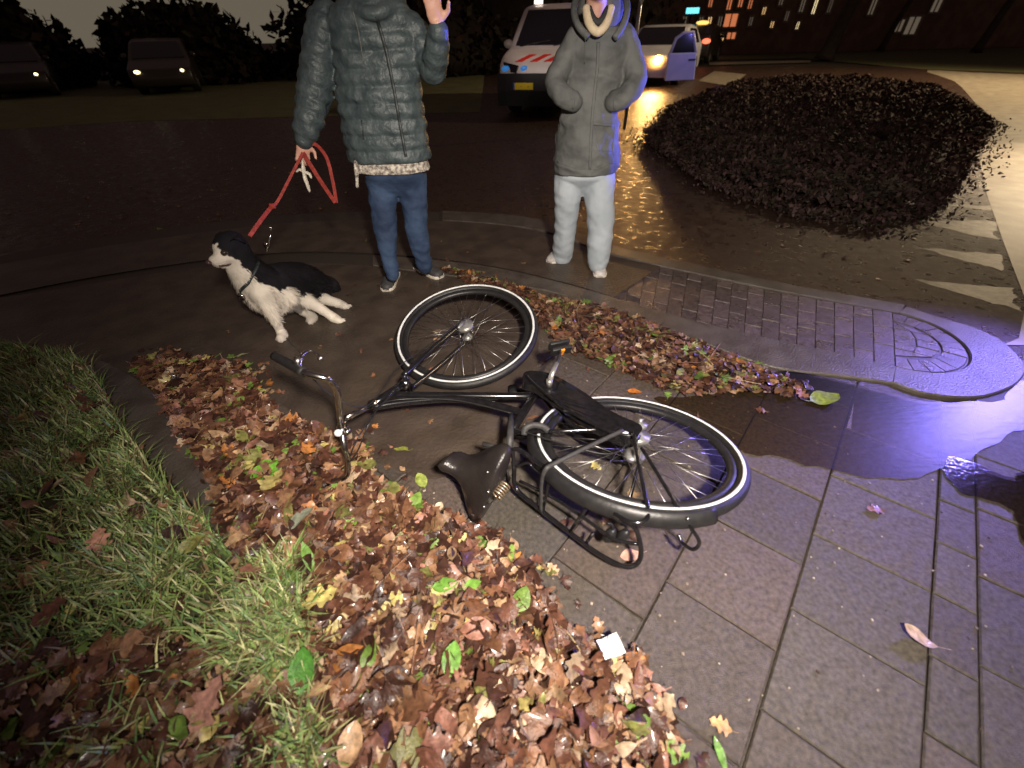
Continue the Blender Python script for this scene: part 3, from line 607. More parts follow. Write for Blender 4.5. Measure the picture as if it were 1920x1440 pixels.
# fork
b = MB(); cr = head[1] + (head[1] - head[0]).normalized() * .03; hubt = FC + FN * .066; hubb = FC - FN * .066
fd = (FC - cr).normalized()
b.tube([cr + FN * .045, cr + FN * .05 + fd * .05, ], .012, 10); b.tube([cr - FN * .05, cr + FN * .05], .014, 12)
b.tube(crom([cr + FN * .048, cr + FN * .062 + (FC - cr) * .35, cr + FN * .066 + (FC - cr) * .75 , hubt], 6), [.0135] * 7 + [.0125] * 6 + [.0115] * 5 + [.0105], 12)
b.tube(crom([cr - FN * .048, cr - FN * .062 + (FC - cr) * .35, cr - FN * .066 + (FC - cr) * .75, hubb], 6), [.0135] * 7 + [.0125] * 6 + [.0115] * 5 + [.0105], 12)
part(b, 'fork', 'black')
b = MB(); b.tube([hubt + FN * .006, hubt + FN * .012], .018, 16); b.tube([hubt + FN * .008, hubt + FN * .008 + (cr - FC) * .16 + Vector((.015, 0, 0))], [.014, .006], 8); part(b, 'brake_arm', 'alloy')
b = MB(); b.tube([hubt + FN * .01, hubt + FN * .02], .008, 6); part(b, 'axle_nut', 'steel')
# stem + handlebar
cl = z(641, 806, .27)
b = MB(); b.tube([head[0], z(672, 772, .235), z(645, 785, .255)], .0115, 12); b.tube([z(645, 785, .255), cl], .013, 12); b.tube([cl + Vector((-.005, .018, .0)), cl - Vector((-.005, .018, 0))], .019, 14); part(b, 'stem', 'chrome')
bar = crom([z(585, 916, .035), z(618, 905, .055), z(648, 893, .09), z(652, 868, .15), z(646, 838, .22), cl, z(637, 775, .34), z(632, 735, .44), z(617, 713, .50), z(597, 706, .52), z(575, 700, .53), z(560, 692, .53)], 6)
b = MB(); b.tube(bar, .0112, 14); part(b, 'handlebar', 'chrome')
def grip(P0, P1):
    b = MB(); k = 15; b.tube([P0.lerp(P1, i / (k - 1)) for i in range(k)], [.0150 + (.0016 if i % 2 else 0) if 0 < i < k - 1 else .0168 for i in range(k)], 16); part(b, 'grip', 'blackplastic')
grip(z(612, 908, .05), z(560, 925, .028)); grip(z(570, 698, .53), z(516, 668, .50))
b = MB(); b.tube(crom([z(562, 688, .53), z(566, 668, .55), z(580, 658, .55), z(594, 664, .54), z(601, 672, .53)], 5), [.006] * 10 + [.0045] * 10 + [.004], 8); b.ell(z(601, 672, .53), (.010, .010, .010)); part(b, 'brake_lever', 'chrome')
b = MB(); b.tube(crom([z(566, 664, .55), z(552, 650, .56), z(540, 636, .57)], 4), .0022, 6); part(b, 'bell_lever', 'steel')
b = MB(); b.tube([z(556, 684, .53), z(560, 670, .55)], .014, 14); part(b, 'lever_clamp', 'steel')
b = MB(); b.tube(crom([z(620, 898, .05), z(600, 880, .06), z(575, 888, .03)], 5), .005, 8); part(b, 'brake_lever', 'chrome')
for P in ([z(562, 680, .54), z(620, 740, .40), z(690, 760, .30), z(745, 690, .24), z(800, 650, .22), hubt + FN * .02], [z(640, 880, .1), z(668, 850, .22), z(695, 790, .33), z(730, 752, .24), z(850, 750, .215), z(960, 775, .21)], [z(648, 895, .09), z(655, 860, .16), z(672, 820, .27), z(705, 770, .26), z(740, 735, .22)], [z(955, 800, .22), z(1050, 830, .25), z(1150, 850, .24), RC + RN * .09]):
    b = MB(); b.tube(crom(P, 8), .0027, 7); part(b, 'cable', 'blackplastic')
b = MB(); b.ell(z(634, 812, .29), (.014, .012, .014)); part(b, 'lamp_bracket', 'stripe')
b = MB(); b.ell(z(652, 808, .285), (.013, .016, .014)); part(b, 'bell', 'chrome')
# chain case
def slab(px, h, th, name, m_, bev=.004):
    P = crom([z(x, y, hh) for x, y, hh in px], 5, True); n = len(P); up = Vector((.06, .2, 1)).normalized()
    b = MB(); b.add([tuple(p) for p in P] + [tuple(p - up * th) for p in P], [tuple(range(n)), tuple(reversed(range(n, 2 * n)))] + [(i, (i + 1) % n, n + (i + 1) % n, n + i) for i in range(n)]); return part(b, name, m_, smooth=False, bevel=bev)
slab([(984, 700, .235), (1000, 696, .235), (1035, 703, .235), (1085, 730, .24), (1146, 772, .255), (1196, 795, .265), (1200, 808, .268), (1180, 822, .27), (1132, 804, .265), (1070, 765, .25), (1004, 722, .24), (983, 715, .235)], 0, .035, 'chain_case', 'black')
b = MB(); b.tube(crom([z(986, 703, .24), z(1010, 727, .243), (z(1070, 772, .255)), z(1140, 808, .268), z(1190, 818, .272)], 6), .0055, 8); part(b, 'chain_case_rim', 'black')
b = MB(); ck = z(1030, 716, .262); b.tube([ck - Vector((0, 0, .02)), ck + Vector((0, 0, .012))], .013, 14); b.tube([ck, z(1036, 698, .29), z(1044, 680, .31)], [.013, .011, .010], 10, flat=.6); part(b, 'crank', 'alloy')
pc = z(1052, 657, .30); b = MB(); ro = Matrix.Rotation(.3, 3, 'Z') @ Matrix.Rotation(.5, 3, 'X'); b.box(pc, (.045, .008, .026), ro); b.box(pc + ro @ Vector((0, .030, 0)), (.045, .008, .026), ro); b.tube([z(1044, 680, .31), pc], .007, 8)
pd = part(b, 'pedal', 'blackplastic', bevel=.003); b = MB(); b.box(pc + ro @ Vector((.0, -.010, .004)), (.008, .004, .022), ro); part(b, 'pedal_reflector', 'orange', pd, False)
b = MB(); q = z(1000, 745, .05); b.tube([BBp - Vector((0, 0, .05)), q - Vector((.05, -.06, .01))], .011, 10); b.box(q - Vector((.07, -.07, .015)), (.04, .028, .012)); part(b, 'pedal', 'blackplastic')
b = MB(); b.tube([RC + RN * .085, RC + RN * .1], .026, 20); b.tube([RC + RN * .1, RC + RN * .118], .009, 6); part(b, 'axle_plate', 'alloy')
b = MB(); b.box(z(1168, 815, .26), (.016, .011, .01), Matrix.Rotation(-.5, 3, 'Z')); part(b, 'chain_adjuster', 'stripe')
# rear fender arc
a0, a1 = rang((1362, 990)), rang((1005, 815))
if a1 > a0: pass
# travel round the side nearest the camera (through pixel 1150,950)
am = rang((1140, 955))
def unwrap(a, ref):
    while a - ref > math.pi: a -= 2 * math.pi
    while a - ref < -math.pi: a += 2 * math.pi
    return a
a0, a1 = unwrap(a0, am), unwrap(a1, am)
b = MB(); rg = []
for i in range(41):
    a = a0 + (a1 - a0) * i / 40; pr = []
    for k in range(9):
        t = -1.25 + 2.5 * k / 8; pr.append(RP(.372 + .030 * math.cos(t) , a, .034 * math.sin(t)))
    for k in reversed(range(9)):
        t = -1.25 + 2.5 * k / 8; pr.append(RP(.3695 + .030 * math.cos(t), a, .0325 * math.sin(t)))
    rg.append(pr)
b.rings(rg); fe = part(b, 'rear_fender', 'blackplastic')
b = MB(); af = unwrap(rang((1290, 990)), am); b.ell(RP(.40, af, .022), (.006, .006, .006)); part(b, 'rivet', 'steel', fe)

# luggage rack
b = MB()
lo = [z(962, 845, .24), z(964, 880, .17), z(968, 916, .10), z(1010, 953, .085), z(1060, 992, .075), z(1110, 1030, .07), z(1150, 1054, .07), z(1178, 1063, .075), z(1196, 1055, .09), z(1202, 1035, .13), z(1197, 1005, .19), z(1186, 985, .235), z(1150, 968, .25), z(1090, 925, .25), z(1040, 888, .25), z(1000, 862, .25), z(975, 845, .25)]
b.tube(crom(lo, 5, True), .0080, 12, closed=True)
lerpP = lambda i, j: (lo[i], lo[j])
for (p, q) in ((z(1018, 958, .083), z(1033, 884, .25)), (z(1068, 998, .075), z(1108, 938, .25)), (z(1098, 1020, .072), z(1112, 1000, .12))): b.tube([p, q], .0058, 10)
b.tube(crom([z(975, 902, .13), z(1040, 935, .15), z(1100, 975, .15), z(1150, 1010, .15), z(1196, 1020, .16)], 5), .0060, 10)
b.tube(crom([z(968, 875, .18), z(990, 868, .2), z(1003, 880, .19), z(1040, 905, .2)], 4), .0045, 8)
rk = part(b, 'luggage_rack', 'black')
b = MB(); b.tube(crom([z(1168, 806, .285), z(1100, 838, .285), z(1040, 868, .285), z(1022, 880, .28), z(1015, 905, .22), z(1014, 960, .095)], 5), .0105, 4, flat=.45); part(b, 'rack_stay', 'matgrey')
b = MB(); b.tube(crom([z(1188, 812, .29), z(1198, 870, .29), z(1210, 930, .285), z(1216, 962, .28), z(1205, 978, .275), z(1180, 978, .27), z(1152, 962, .265)], 5), .007, 12); part(b, 'rack_stay', 'black')
b = MB(); b.tube(crom([z(1203, 840, .27), z(1240, 900, .27), z(1285, 975, .26), z(1308, 1008, .21), z(1310, 1022, .17), z(1298, 1030, .14), z(1280, 1018, .13), z(1272, 1002, .14)], 6), .006, 12); part(b, 'fender_stay', 'black')
b = MB(); b.tube([z(1200, 860, .12), z(1180, 940, .15)], .006, 8); part(b, 'fender_stay', 'black')
for x, y in ((1143, 1003), (1168, 1005)):
    b = MB(); b.ell(z(x, y, .13), (.018, .018, .035), Matrix.Rotation(.3, 3, 'Y')); b.tube(crom([z(x - 4, y - 22, .19), z(x + 5, y - 18, .18), z(x + 6, y, .14)], 4), .004, 8); part(b, 'strap_hook', 'blackplastic')
# ring lock + guard
b = MB(); P = [z(983, 815, .22), z(985, 803, .24), z(1000, 797, .25), z(1018, 800, .25), z(1028, 808, .245)]; b.tube(crom(P, 5), .012, 10, flat=.7); part(b, 'ring_lock', 'matgrey')
b = MB(); b.tube([z(958, 778, .215), z(957, 812, .22), z(955, 842, .20)], [.011, .013, .014], 12); part(b, 'seat_post', 'matgrey')
b = MB(); b.tube([z(905, 832, .20), z(955, 845, .20)], .009, 10); b.tube([z(940, 842, .24), z(940, 850, .13)], .016, 12); b.tube([z(925, 850, .25), z(950, 880, .2), z(955, 900, .12)], .004, 8); part(b, 'saddle_clamp', 'matgrey')
# saddle: length along Sf (towards nose), width along Sw, up Su (towards lower left)
Sw = Vector((.06, .42, 1)).normalized(); 
noseP = z(836, 862, .20); rearC = z(918, 918, .160)
Sf = (noseP - rearC); Slen = Sf.length; Sf.normalize(); Sw = (Sw - Sf * Sw.dot(Sf)).normalized(); Su = Sf.cross(Sw); 
if Su.x > 0: Su = -Su
NS = 24; rg = []
for i in range(NS + 1):
    t = i / NS; s_ = -.12 + t * 1.12          # rear -> nose
    hw = .134 * (1 - (lambda u: u * u * (3 - 2 * u))(min(1, max(0, t - .16) / .62))) + .038 if t > .12 else .172 * math.sqrt(max(.05, 1 - ((.12 - t) / .125) ** 2))
    if t > .92: hw *= math.sqrt(max(.05, 1 - ((t - .92) / .085) ** 2))
    ctr = rearC + Sf * Slen * s_ + Su * (.012 * math.cos(t * 5.5) + .005)
    pr = []
    for k in range(17):
        a = math.pi * k / 16; pr.append(ctr + Sw * hw * math.cos(a) + Su * (.055 * math.sin(a) ** .8 - .018 - (.025 if t < .9 else .01) * abs(math.cos(a)) ** 3))
    for k in reversed(range(17)):
        a = math.pi * k / 16; pr.append(ctr + Sw * (hw - .004) * math.cos(a) + Su * (.055 * math.sin(a) ** .8 - .024 - (.025 if t < .9 else .01) * abs(math.cos(a)) ** 3))
    rg.append(pr)
b = MB(); b.rings(rg); sd_ = part(b, 'saddle', 'leather')
RVT = [(914, 885), (916, 922), (908, 950), (918, 956), (914, 978)]
for (x0, y0, h0, x1, y1, h1) in ((928, 872, .215, 955, 852, .22), (930, 930, .13, 948, 908, .14)):
    p, q = z(x0, y0, h0), z(x1, y1, h1); ax = (q - p); L_ = ax.length; ax.normalize(); e1 = ax.orthogonal().normalized(); e2 = ax.cross(e1)
    pts = [p + ax * L_ * i / 60 + .019 * (math.cos(i * .55) * e1 + math.sin(i * .55) * e2) for i in range(61)]
    b = MB(); b.tube(pts, .0033, 8); part(b, 'saddle_spring', 'spring')
# ================================================================== PEOPLE
def ering(c, hx, hy, n=48, p=2.0, rot=0.0):
    out = []
    for i in range(n):
        a = 2 * math.pi * i / n; ca, sa = math.cos(a), math.sin(a)
        x = hx * math.copysign(abs(ca) ** (2 / p), ca); y = hy * math.copysign(abs(sa) ** (2 / p), sa)
        out.append(Vector((c.x + x * math.cos(rot) - y * math.sin(rot), c.y + x * math.sin(rot) + y * math.cos(rot), c.z)))
    return out
def torso(b, keys, Y, puff=0, pitch=.052, wr=0, n=56, step=.0065, yo=0.0, p=2.4):
    K = []
    for y, xl, xr, dr in keys:
        L_, R_ = Q(xl, y, Y), Q(xr, y, Y); K.append(((L_ + R_) / 2, abs(R_.x - L_.x) / 2, dr))
    zs = [k[0].z for k in K]; z0, z1 = max(zs), min(zs); rg = []; k = int((z0 - z1) / step)
    for i in range(k + 1):
        zz = z0 - (z0 - z1) * i / k
        for j in range(len(K) - 1):
            if K[j][0].z >= zz >= K[j + 1][0].z: break
        t = (K[j][0].z - zz) / max(1e-6, K[j][0].z - K[j + 1][0].z); t2 = t * t * (3 - 2 * t) * .5 + t * .5
        c = K[j][0].lerp(K[j + 1][0], t); c.z = zz; c.y += yo; hw = K[j][1] * (1 - t2) + K[j + 1][1] * t2; dr = K[j][2] * (1 - t) + K[j + 1][2] * t
        pf = puff * (abs(math.sin(math.pi * zz / pitch)) ** .55 - .6)
        r = ering(c, hw + pf, hw * dr + pf, n, p)
        if wr or puff:
            for q in r:
                nn = Vector((q.x - c.x, q.y - c.y, 0)).normalized(); q += nn * wr * (.55 - 1.9 * abs(noise.noise(Vector((q.x * 5 + q.z * 4, q.y * 5, q.z * 9))))) + nn * wr * .6 * noise.noise(Vector((q.x * 25, q.y * 25, q.z * 30)))
        rg.append(r)
    b.rings(rg); return K
def limb(b, pts, puff=0, pitch=.05, wr=0, n=28, sub=14, flat=1.0):
    # pts: (Vector, radius)
    P = crom([p for p, r in pts], sub); Rr = lerp_list([r for p, r in pts], sub); s_ = 0; out = []
    for i in range(len(P)):
        if i: s_ += (P[i] - P[i - 1]).length
        out.append(Rr[i] + puff * (abs(math.sin(math.pi * s_ / pitch)) ** .55 - .6))
    base = len(b.v); b.tube(P, out, n, flat=flat)
    if wr or puff:
        w_ = max(wr, puff * .35); cnt = len(P)
        for i in range(cnt):
            for j in range(n):
                q = Vector(b.v[base + i * n + j]); d = (q - P[i]).normalized(); q += d * w_ * (.5 - 1.8 * abs(noise.noise(Vector((q.x * 6 + q.z * 7, q.y * 6, q.z * 10)))) + .5 * noise.noise(q * 27)); b.v[base + i * n + j] = tuple(q)
    b.ell(P[0], (out[0] * .98,) * 3); b.ell(P[-1], (out[-1] * .98,) * 3)
def hand(b, wr_, d, side, curl=.9, pn=None, s=1.0):
    d = d.normalized(); pn = (pn or Vector((0, 1, 0))); pn = (pn - d * pn.dot(d)).normalized(); sv = d.cross(pn) * side
    rot = Matrix((sv, pn, d)).transposed(); b.ell(wr_ + d * .045 * s, (.040 * s, .017 * s, .052 * s), rot); b.tube([wr_ - d * .03, wr_ + d * .02], [.026 * s, .027 * s], 12)
    for k, ln in enumerate((.068, .078, .072, .056)):
        p = wr_ + d * .082 * s + sv * (k - 1.5) * .0205 * s; dd = (d + sv * (k - 1.5) * .06).normalized(); P = [p - dd * .02]; c = curl * (.8 + .12 * k)
        for seg, fr in enumerate((0.45, .32, .25)):
            P.append(P[-1] + dd * (ln * fr + (.02 if seg == 0 else 0)) * s); dd = (Matrix.Rotation(-c * (.7 if seg == 0 else .9), 3, sv * side) @ dd)
        b.tube(P, [.0100 * s, .0095 * s, .0088 * s, .0072 * s], 10); b.ell(P[-1], (.0074 * s,) * 3, n=8, m=6); b.ell(P[1], (.0098 * s,) * 3, n=8, m=6); b.ell(P[2], (.0091 * s,) * 3, n=8, m=6)
    p = wr_ + d * .02 * s - sv * .03 * s; t1 = p + (d * .6 - sv * .75 + pn * .2).normalized() * .04 * s; t2 = t1 + (d * .9 - sv * .2 + pn * .35).normalized() * .034 * s
    b.tube([p, t1, t2], [.014 * s, .0115 * s, .009 * s], 10); b.ell(t1, (.0115 * s,) * 3, n=8, m=6); b.ell(t2, (.0092 * s,) * 3, n=8, m=6)
def head(b, c, s=1.0, yaw=0):
    ro = Matrix.Rotation(yaw, 3, 'Z'); T = lambda x, y, z_: c + ro @ Vector((x, y, z_)) * s
    b.ell(T(0, 0.01, .02), (.074 * s, .092 * s, .098 * s), ro, 24, 18); b.ell(T(0, -.028, -.055), (.052 * s, .055 * s, .055 * s), ro, 20, 14); b.ell(T(0, -.058, -.088), (.022 * s, .020 * s, .018 * s), ro)
    b.tube([T(0, -.082, .012), T(0, -.098, -.018), T(0, -.104, -.034)], [.008 * s, .011 * s, .014 * s], 10); b.ell(T(0, -.098, -.036), (.017 * s, .011 * s, .010 * s), ro)
    b.ell(T(0, -.080, -.062), (.024 * s, .012 * s, .0065 * s), ro); b.ell(T(0, -.078, -.073), (.020 * s, .012 * s, .007 * s), ro)
    for q in (-1, 1):
        b.ell(T(q * .075, .008, -.005), (.009 * s, .020 * s, .031 * s), ro); b.ell(T(q * .032, -.078, .022), (.022 * s, .011 * s, .007 * s), ro); b.ell(T(q * .045, -.055, -.03), (.022 * s, .022 * s, .022 * s), ro)
    return T
def face_bits(T, root, s=1.0):
    for q in (-1, 1):
        b = MB(); b.ell(T(q * .031, -.078, .006), (.011 * s, .009 * s, .008 * s), n=12, m=8); e = child_of(b.build('eye', 'paper'), root)
        b = MB(); b.ell(T(q * .031, -.0855, .006), (.0048 * s, .0028 * s, .0048 * s), n=10, m=6); child_of(b.build('iris', 'eye'), e)
def shoe(c, ang, ln, root, mtop, white_side=False):
    d = Vector((math.cos(ang), math.sin(ang), 0)); s_ = Vector((-d.y, d.x, 0)); rg = []; rs = []
    prof = [(-.5, .025, .045), (-.46, .034, .075), (-.3, .038, .088), (-.1, .038, .085), (.1, .041, .066), (.28, .046, .052), (.42, .040, .042), (.49, .022, .03)]
    for t, w_, h in prof:
        ce = c + d * ln * (t + .25); rg.append([ce + s_ * w_ * math.copysign(abs(math.cos(a)) ** .7, math.cos(a)) + Vector((0, 0, .012 + max(0, math.sin(a)) ** .8 * h)) for a in [2 * math.pi * i / 20 for i in range(20)]])
        rs.append([ce + s_ * (w_ + .004) * sg + d * 0 + Vector((0, 0, hh)) for sg, hh in ((-1, .0), (1, .0), (1, .024), (-1, .024))])
    b = MB(); b.rings(rg); o = child_of(b.build('shoe', mtop), root)
    b = MB(); b.rings(rs); child_of(b.build('sole', 'sole', smooth=False, bevel=.004), o)
    b = MB()
    for k in range(4): ce = c + d * ln * (.25 + .02 + k * .06); hz = .085 - k * .008; b.tube([ce - s_ * .02 + Vector((0, 0, hz)), ce + Vector((0, 0, hz + .008)), ce + s_ * .02 + Vector((0, 0, hz))], .003, 6)
    child_of(b.build('laces', 'stripe' if mtop == 'shoewhite' else 'blackplastic'), o)

for x, y in RVT:
    for P in on_front(sd_, [(x, y)], .001): b = MB(); b.ell(P, (.0055, .0055, .0055), n=10, m=6); part(b, 'rivet', 'steel', sd_)
# ---- person 1: puffer jacket, jeans
Y1 = 2.72; kpx = lambda x, y, dx, Y: abs(Q(x + dx / 2, y, Y).x - Q(x - dx / 2, y, Y).x) / 2
g1 = (G(738, 548) + G(806, 520)) / 2
p1 = empty('person', (g1.x, g1.y, 0), 'person in teal quilted jacket and blue jeans holding the red dog leash', 'person')
def Lp(px): return [(Q(x, y, Y), kpx(x, y, w_, Y)) for x, y, w_, Y in px]
hc = Q(702, -52, Y1 - .02)
b = MB(); TH = head(b, hc, 1.0, .12)
limb(b, [(hc + Vector((0, .02, -.05)), .056), (hc + Vector((0, .03, -.14)), .058)])
torso(b, [(5, 668, 735, .6), (40, 650, 755, .42), (120, 655, 758, .42), (200, 668, 765, .42), (290, 690, 780, .5), (325, 705, 780, .5)], Y1, n=32, step=.02)
larm = [(612, 28, 58, Y1), (598, 100, 60, Y1 - .02), (590, 175, 60, Y1 - .05), (577, 235, 50, Y1 - .10), (570, 262, 34, Y1 - .12)]
rarm = [(772, 48, 50, Y1), (795, 95, 50, Y1 - .02), (812, 128, 48, Y1 - .06), (818, 95, 46, Y1 - .12), (822, 58, 36, Y1 - .16)]
limb(b, [(p, r * .62) for p, r in Lp(larm)]); limb(b, [(p, r * .62) for p, r in Lp(rarm)])
wl = Q(569, 264, Y1 - .12); hand(b, wl, Q(568, 292, Y1 - .13) - wl, 1, 1.25, Vector((.5, -1, 0)), .92)
wr_ = Q(820, 48, Y1 - .17); hand(b, wr_, Q(808, -12, Y1 - .20) - wr_, -1, .35, Vector((.3, -1, 0)), 1.0)
lleg = [(716, 322, 66, Y1 + .02), (718, 372, 52, Y1), (723, 430, 42, Y1 - .03), (730, 482, 29, Y1 - .06), (736, 515, 25, Y1 - .08)]
rleg = [(768, 322, 60, Y1 + .02), (775, 370, 50, Y1 + .03), (782, 430, 42, Y1 + .03), (791, 475, 32, Y1 + .04), (797, 500, 27, Y1 + .04)]
for lg_ in (lleg, rleg): limb(b, [(p, r * .8) for p, r in Lp(lg_)])
child_of(link('body', fuse(b, .0065, 4, 'body'), 'skin'), p1); face_bits(TH, p1)
b = MB(); b.ell(TH(0, .022, .045), (.084, .092, .088), None, 24, 16); b.ell(TH(-.062, .03, -.04), (.026, .05, .08)); b.ell(TH(.062, .03, -.04), (.026, .05, .08)); child_of(link('hair', fuse(b, .009, 2, 'hair'), 'hair'), p1)
b = MB()
torso(b, [(-4, 640, 748, .80), (18, 616, 770, .60), (40, 612, 780, .52), (80, 622, 790, .52), (120, 628, 789, .55), (160, 633, 788, .58), (200, 636, 794, .60), (240, 644, 799, .60), (270, 650, 804, .60), (298, 656, 807, .60)], Y1, puff=.015, pitch=.072, wr=.012)
limb(b, Lp(larm), puff=.012, pitch=.062, wr=.009, sub=26); limb(b, Lp(rarm), puff=.008, pitch=.06, wr=.009, sub=26)
b.tube(crom([Q(640, 0, Y1 + .03), Q(660, 12, Y1 - .08), Q(700, 26, Y1 - .13), Q(735, 12, Y1 - .08), Q(752, -2, Y1 + .03)], 6), .028, 12)
jk = child_of(link('jacket', fuse(b, .0068, 1, 'jacket'), 'puffer'), p1)
zp = []
for x, y in ((708, 32), (716, 60), (724, 95), (731, 130), (738, 165), (744, 200), (750, 235), (756, 265), (761, 294)):
    c = Q(x, y, Y1); zp.append(Vector((c.x, c.y - .165 - .004, c.z)))
for nm, pts, r in (('zip', [(706, 32), (724, 95), (738, 165), (750, 235), (761, 294)], .0085), ('pocket_zip', [(678, 225), (682, 262)], .004), ('drawcord', [(662, 22), (672, 60), (682, 118)], .0035)):
    P = on_front(jk, pxline(pts, 8), .001)
    if len(P) > 2: b = MB(); b.tube(P, r, 8, flat=.45, upv=(0, -1, 0)); child_of(b.build(nm, 'puffseam' if nm != 'drawcord' else 'parka'), jk)
b = MB(); torso(b, [(286, 664, 798, .62), (306, 668, 802, .62), (318, 672, 806, .64)], Y1, wr=.010, n=64, step=.006); b.tube(crom([Q(668, 300, Y1 - .10), Q(669, 325, Y1 - .11), Q(670, 352, Y1 - .11)], 5), [.026] * 6 + [.018] * 5, 10, flat=.5)
hm = child_of(link('shirt_hem', fuse(b, .007, 0, 'shirt_hem'), 'lace'), p1)
b = MB(); torso(b, [(288, 680, 796, .7), (326, 684, 796, .66), (352, 700, 790, .5), (366, 715, 780, .35)], Y1, n=40)
for lg_ in (lleg, rleg): limb(b, Lp(lg_), wr=.010, sub=20)
child_of(link('jeans', fuse(b, .008, 2, 'jeans'), 'denim'), p1)
shoe(G(738, 522), R(-92), .285, p1, 'shoedark'); shoe(G(792, 508), R(-42), .285, p1, 'shoedark')
# ---- person 2: grey parka, pale trousers
Y2 = 2.98; g2 = (G(1045, 487) + G(1118, 512)) / 2
p2 = empty('person', (g2.x, g2.y, 0), 'person in grey hooded parka and pale trousers with hands in pockets', 'person')
hc = Q(1124, -50, Y2 + .02)
b = MB(); TH = head(b, hc, 1.0, -.15); limb(b, [(hc + Vector((0, .02, -.05)), .055), (hc + Vector((0, .03, -.16)), .056)])
torso(b, [(52, 1085, 1165, .42), (112, 1080, 1150, .45), (200, 1070, 1142, .5), (320, 1066, 1134, .5)], Y2, n=32, step=.02)
la = [(1084, 66, 40, Y2), (1060, 112, 40, Y2 - .02), (1042, 150, 40, Y2 - .06), (1052, 176, 37, Y2 - .13), (1076, 192, 33, Y2 - .12)]
ra = [(1168, 66, 42, Y2), (1186, 108, 41, Y2 - .02), (1192, 148, 40, Y2 - .06), (1178, 176, 37, Y2 - .13), (1150, 192, 33, Y2 - .12)]
for a in (la, ra): limb(b, [(p, r * .6) for p, r in Lp(a)])
wp = Q(1080, 192, Y2 - .05); hand(b, wp, Q(1092, 215, Y2 - .04) - wp, 1, .9, Vector((0, 1, 0)), .85); wp = Q(1146, 192, Y2 - .05); hand(b, wp, Q(1136, 215, Y2 - .04) - wp, -1, .9, Vector((0, 1, 0)), .85)
l2 = [(1068, 322, 56, Y2 + .02), (1064, 365, 48, Y2), (1061, 412, 40, Y2 + .02), (1057, 455, 38, Y2 + .06), (1054, 480, 36, Y2 + .09)]
r2 = [(1122, 322, 58, Y2), (1124, 370, 52, Y2 - .03), (1126, 415, 48, Y2 - .06), (1124, 460, 44, Y2 - .10), (1121, 494, 35, Y2 - .13)]
for a in (l2, r2): limb(b, [(p, r * .75) for p, r in Lp(a)])
child_of(link('body', fuse(b, .0065, 4, 'body'), 'skin'), p2); face_bits(TH, p2)
b = MB(); b.ell(TH(0, .022, .045), (.084, .092, .088), None, 24, 16); child_of(link('hair', fuse(b, .009, 2, 'hair'), 'hair'), p2)
b = MB()
torso(b, [(50, 1080, 1172, .62), (64, 1066, 1184, .58), (90, 1064, 1182, .56), (130, 1066, 1172, .62), (190, 1057, 1157, .70), (225, 1050, 1158, .72), (262, 1043, 1160, .72), (300, 1039, 1160, .72), (322, 1041, 1156, .70)], Y2, wr=.014, p=2.3)
limb(b, Lp(la), wr=.010, sub=20); limb(b, Lp(ra), wr=.010, sub=20)
b.tube(crom([Q(1152, 72, Y2 - .14), Q(1168, 48, Y2 - .10), Q(1176, 15, Y2 - .02), Q(1166, -15, Y2 + .09), Q(1128, -28, Y2 + .17), Q(1088, -12, Y2 + .10), Q(1076, 18, Y2 - .02), Q(1084, 48, Y2 - .10), Q(1104, 70, Y2 - .14)], 6), [.018] * 49, 12)
b.ell(Q(1126, 18, Y2 + .14), (.13, .07, .12))
pk = child_of(link('parka', fuse(b, .0075, 1, 'parka'), 'parka'), p2)
for nm, pts, r in (('placket', [(1122, 78), (1120, 130), (1112, 200), (1108, 260), (1106, 318)], .009), ('pocket_flap', [(1112, 232), (1150, 236)], .008), ('cuff_seam', [(1066, 176), (1076, 188), (1074, 204)], .006), ('cuff_seam', [(1162, 176), (1152, 188), (1152, 204)], .006), ('pocket_seam', [(1116, 236), (1120, 282), (1148, 284), (1152, 238)], .004), ('hem_seam', [(1044, 304), (1080, 316), (1120, 316), (1154, 304)], .004), ('drawcord', [(1098, 72), (1096, 120)], .0035)):
    P = on_front(pk, pxline(pts, 8), .0)
    if len(P) > 2: b = MB(); b.tube(P, r, 8, flat=.5, upv=(0, -1, 0)); child_of(b.build(nm, 'parka'), pk)
b = MB(); b.tube(crom([Q(1099, 14, Y2 - .08), Q(1104, 42, Y2 - .13), Q(1120, 60, Y2 - .15), Q(1137, 44, Y2 - .13), Q(1146, 14, Y2 - .08)], 6), .021, 12); child_of(b.build('sweater', 'cream'), p2)
b = MB(); b.tube(crom([Q(1104, 16, Y2 - .08), Q(1111, 34, Y2 - .115), Q(1121, 42, Y2 - .125), Q(1131, 34, Y2 - .115), Q(1140, 16, Y2 - .08)], 6), .017, 10); child_of(b.build('shirt_collar', 'darkshirt'), p2)
b = MB(); torso(b, [(300, 1050, 1150, .7), (328, 1044, 1150, .68), (352, 1060, 1135, .5), (366, 1075, 1120, .35)], Y2, n=40)
for a in (l2, r2): limb(b, [(p, q_ * 1.04) for p, q_ in Lp(a)], wr=.008, sub=20)
child_of(link('trousers', fuse(b, .008, 2, 'trousers'), 'paletrs'), p2)
shoe(G(1055, 478), R(-125), .28, p2, 'shoewhite'); shoe(G(1123, 500), R(-98), .28, p2, 'shoewhite')

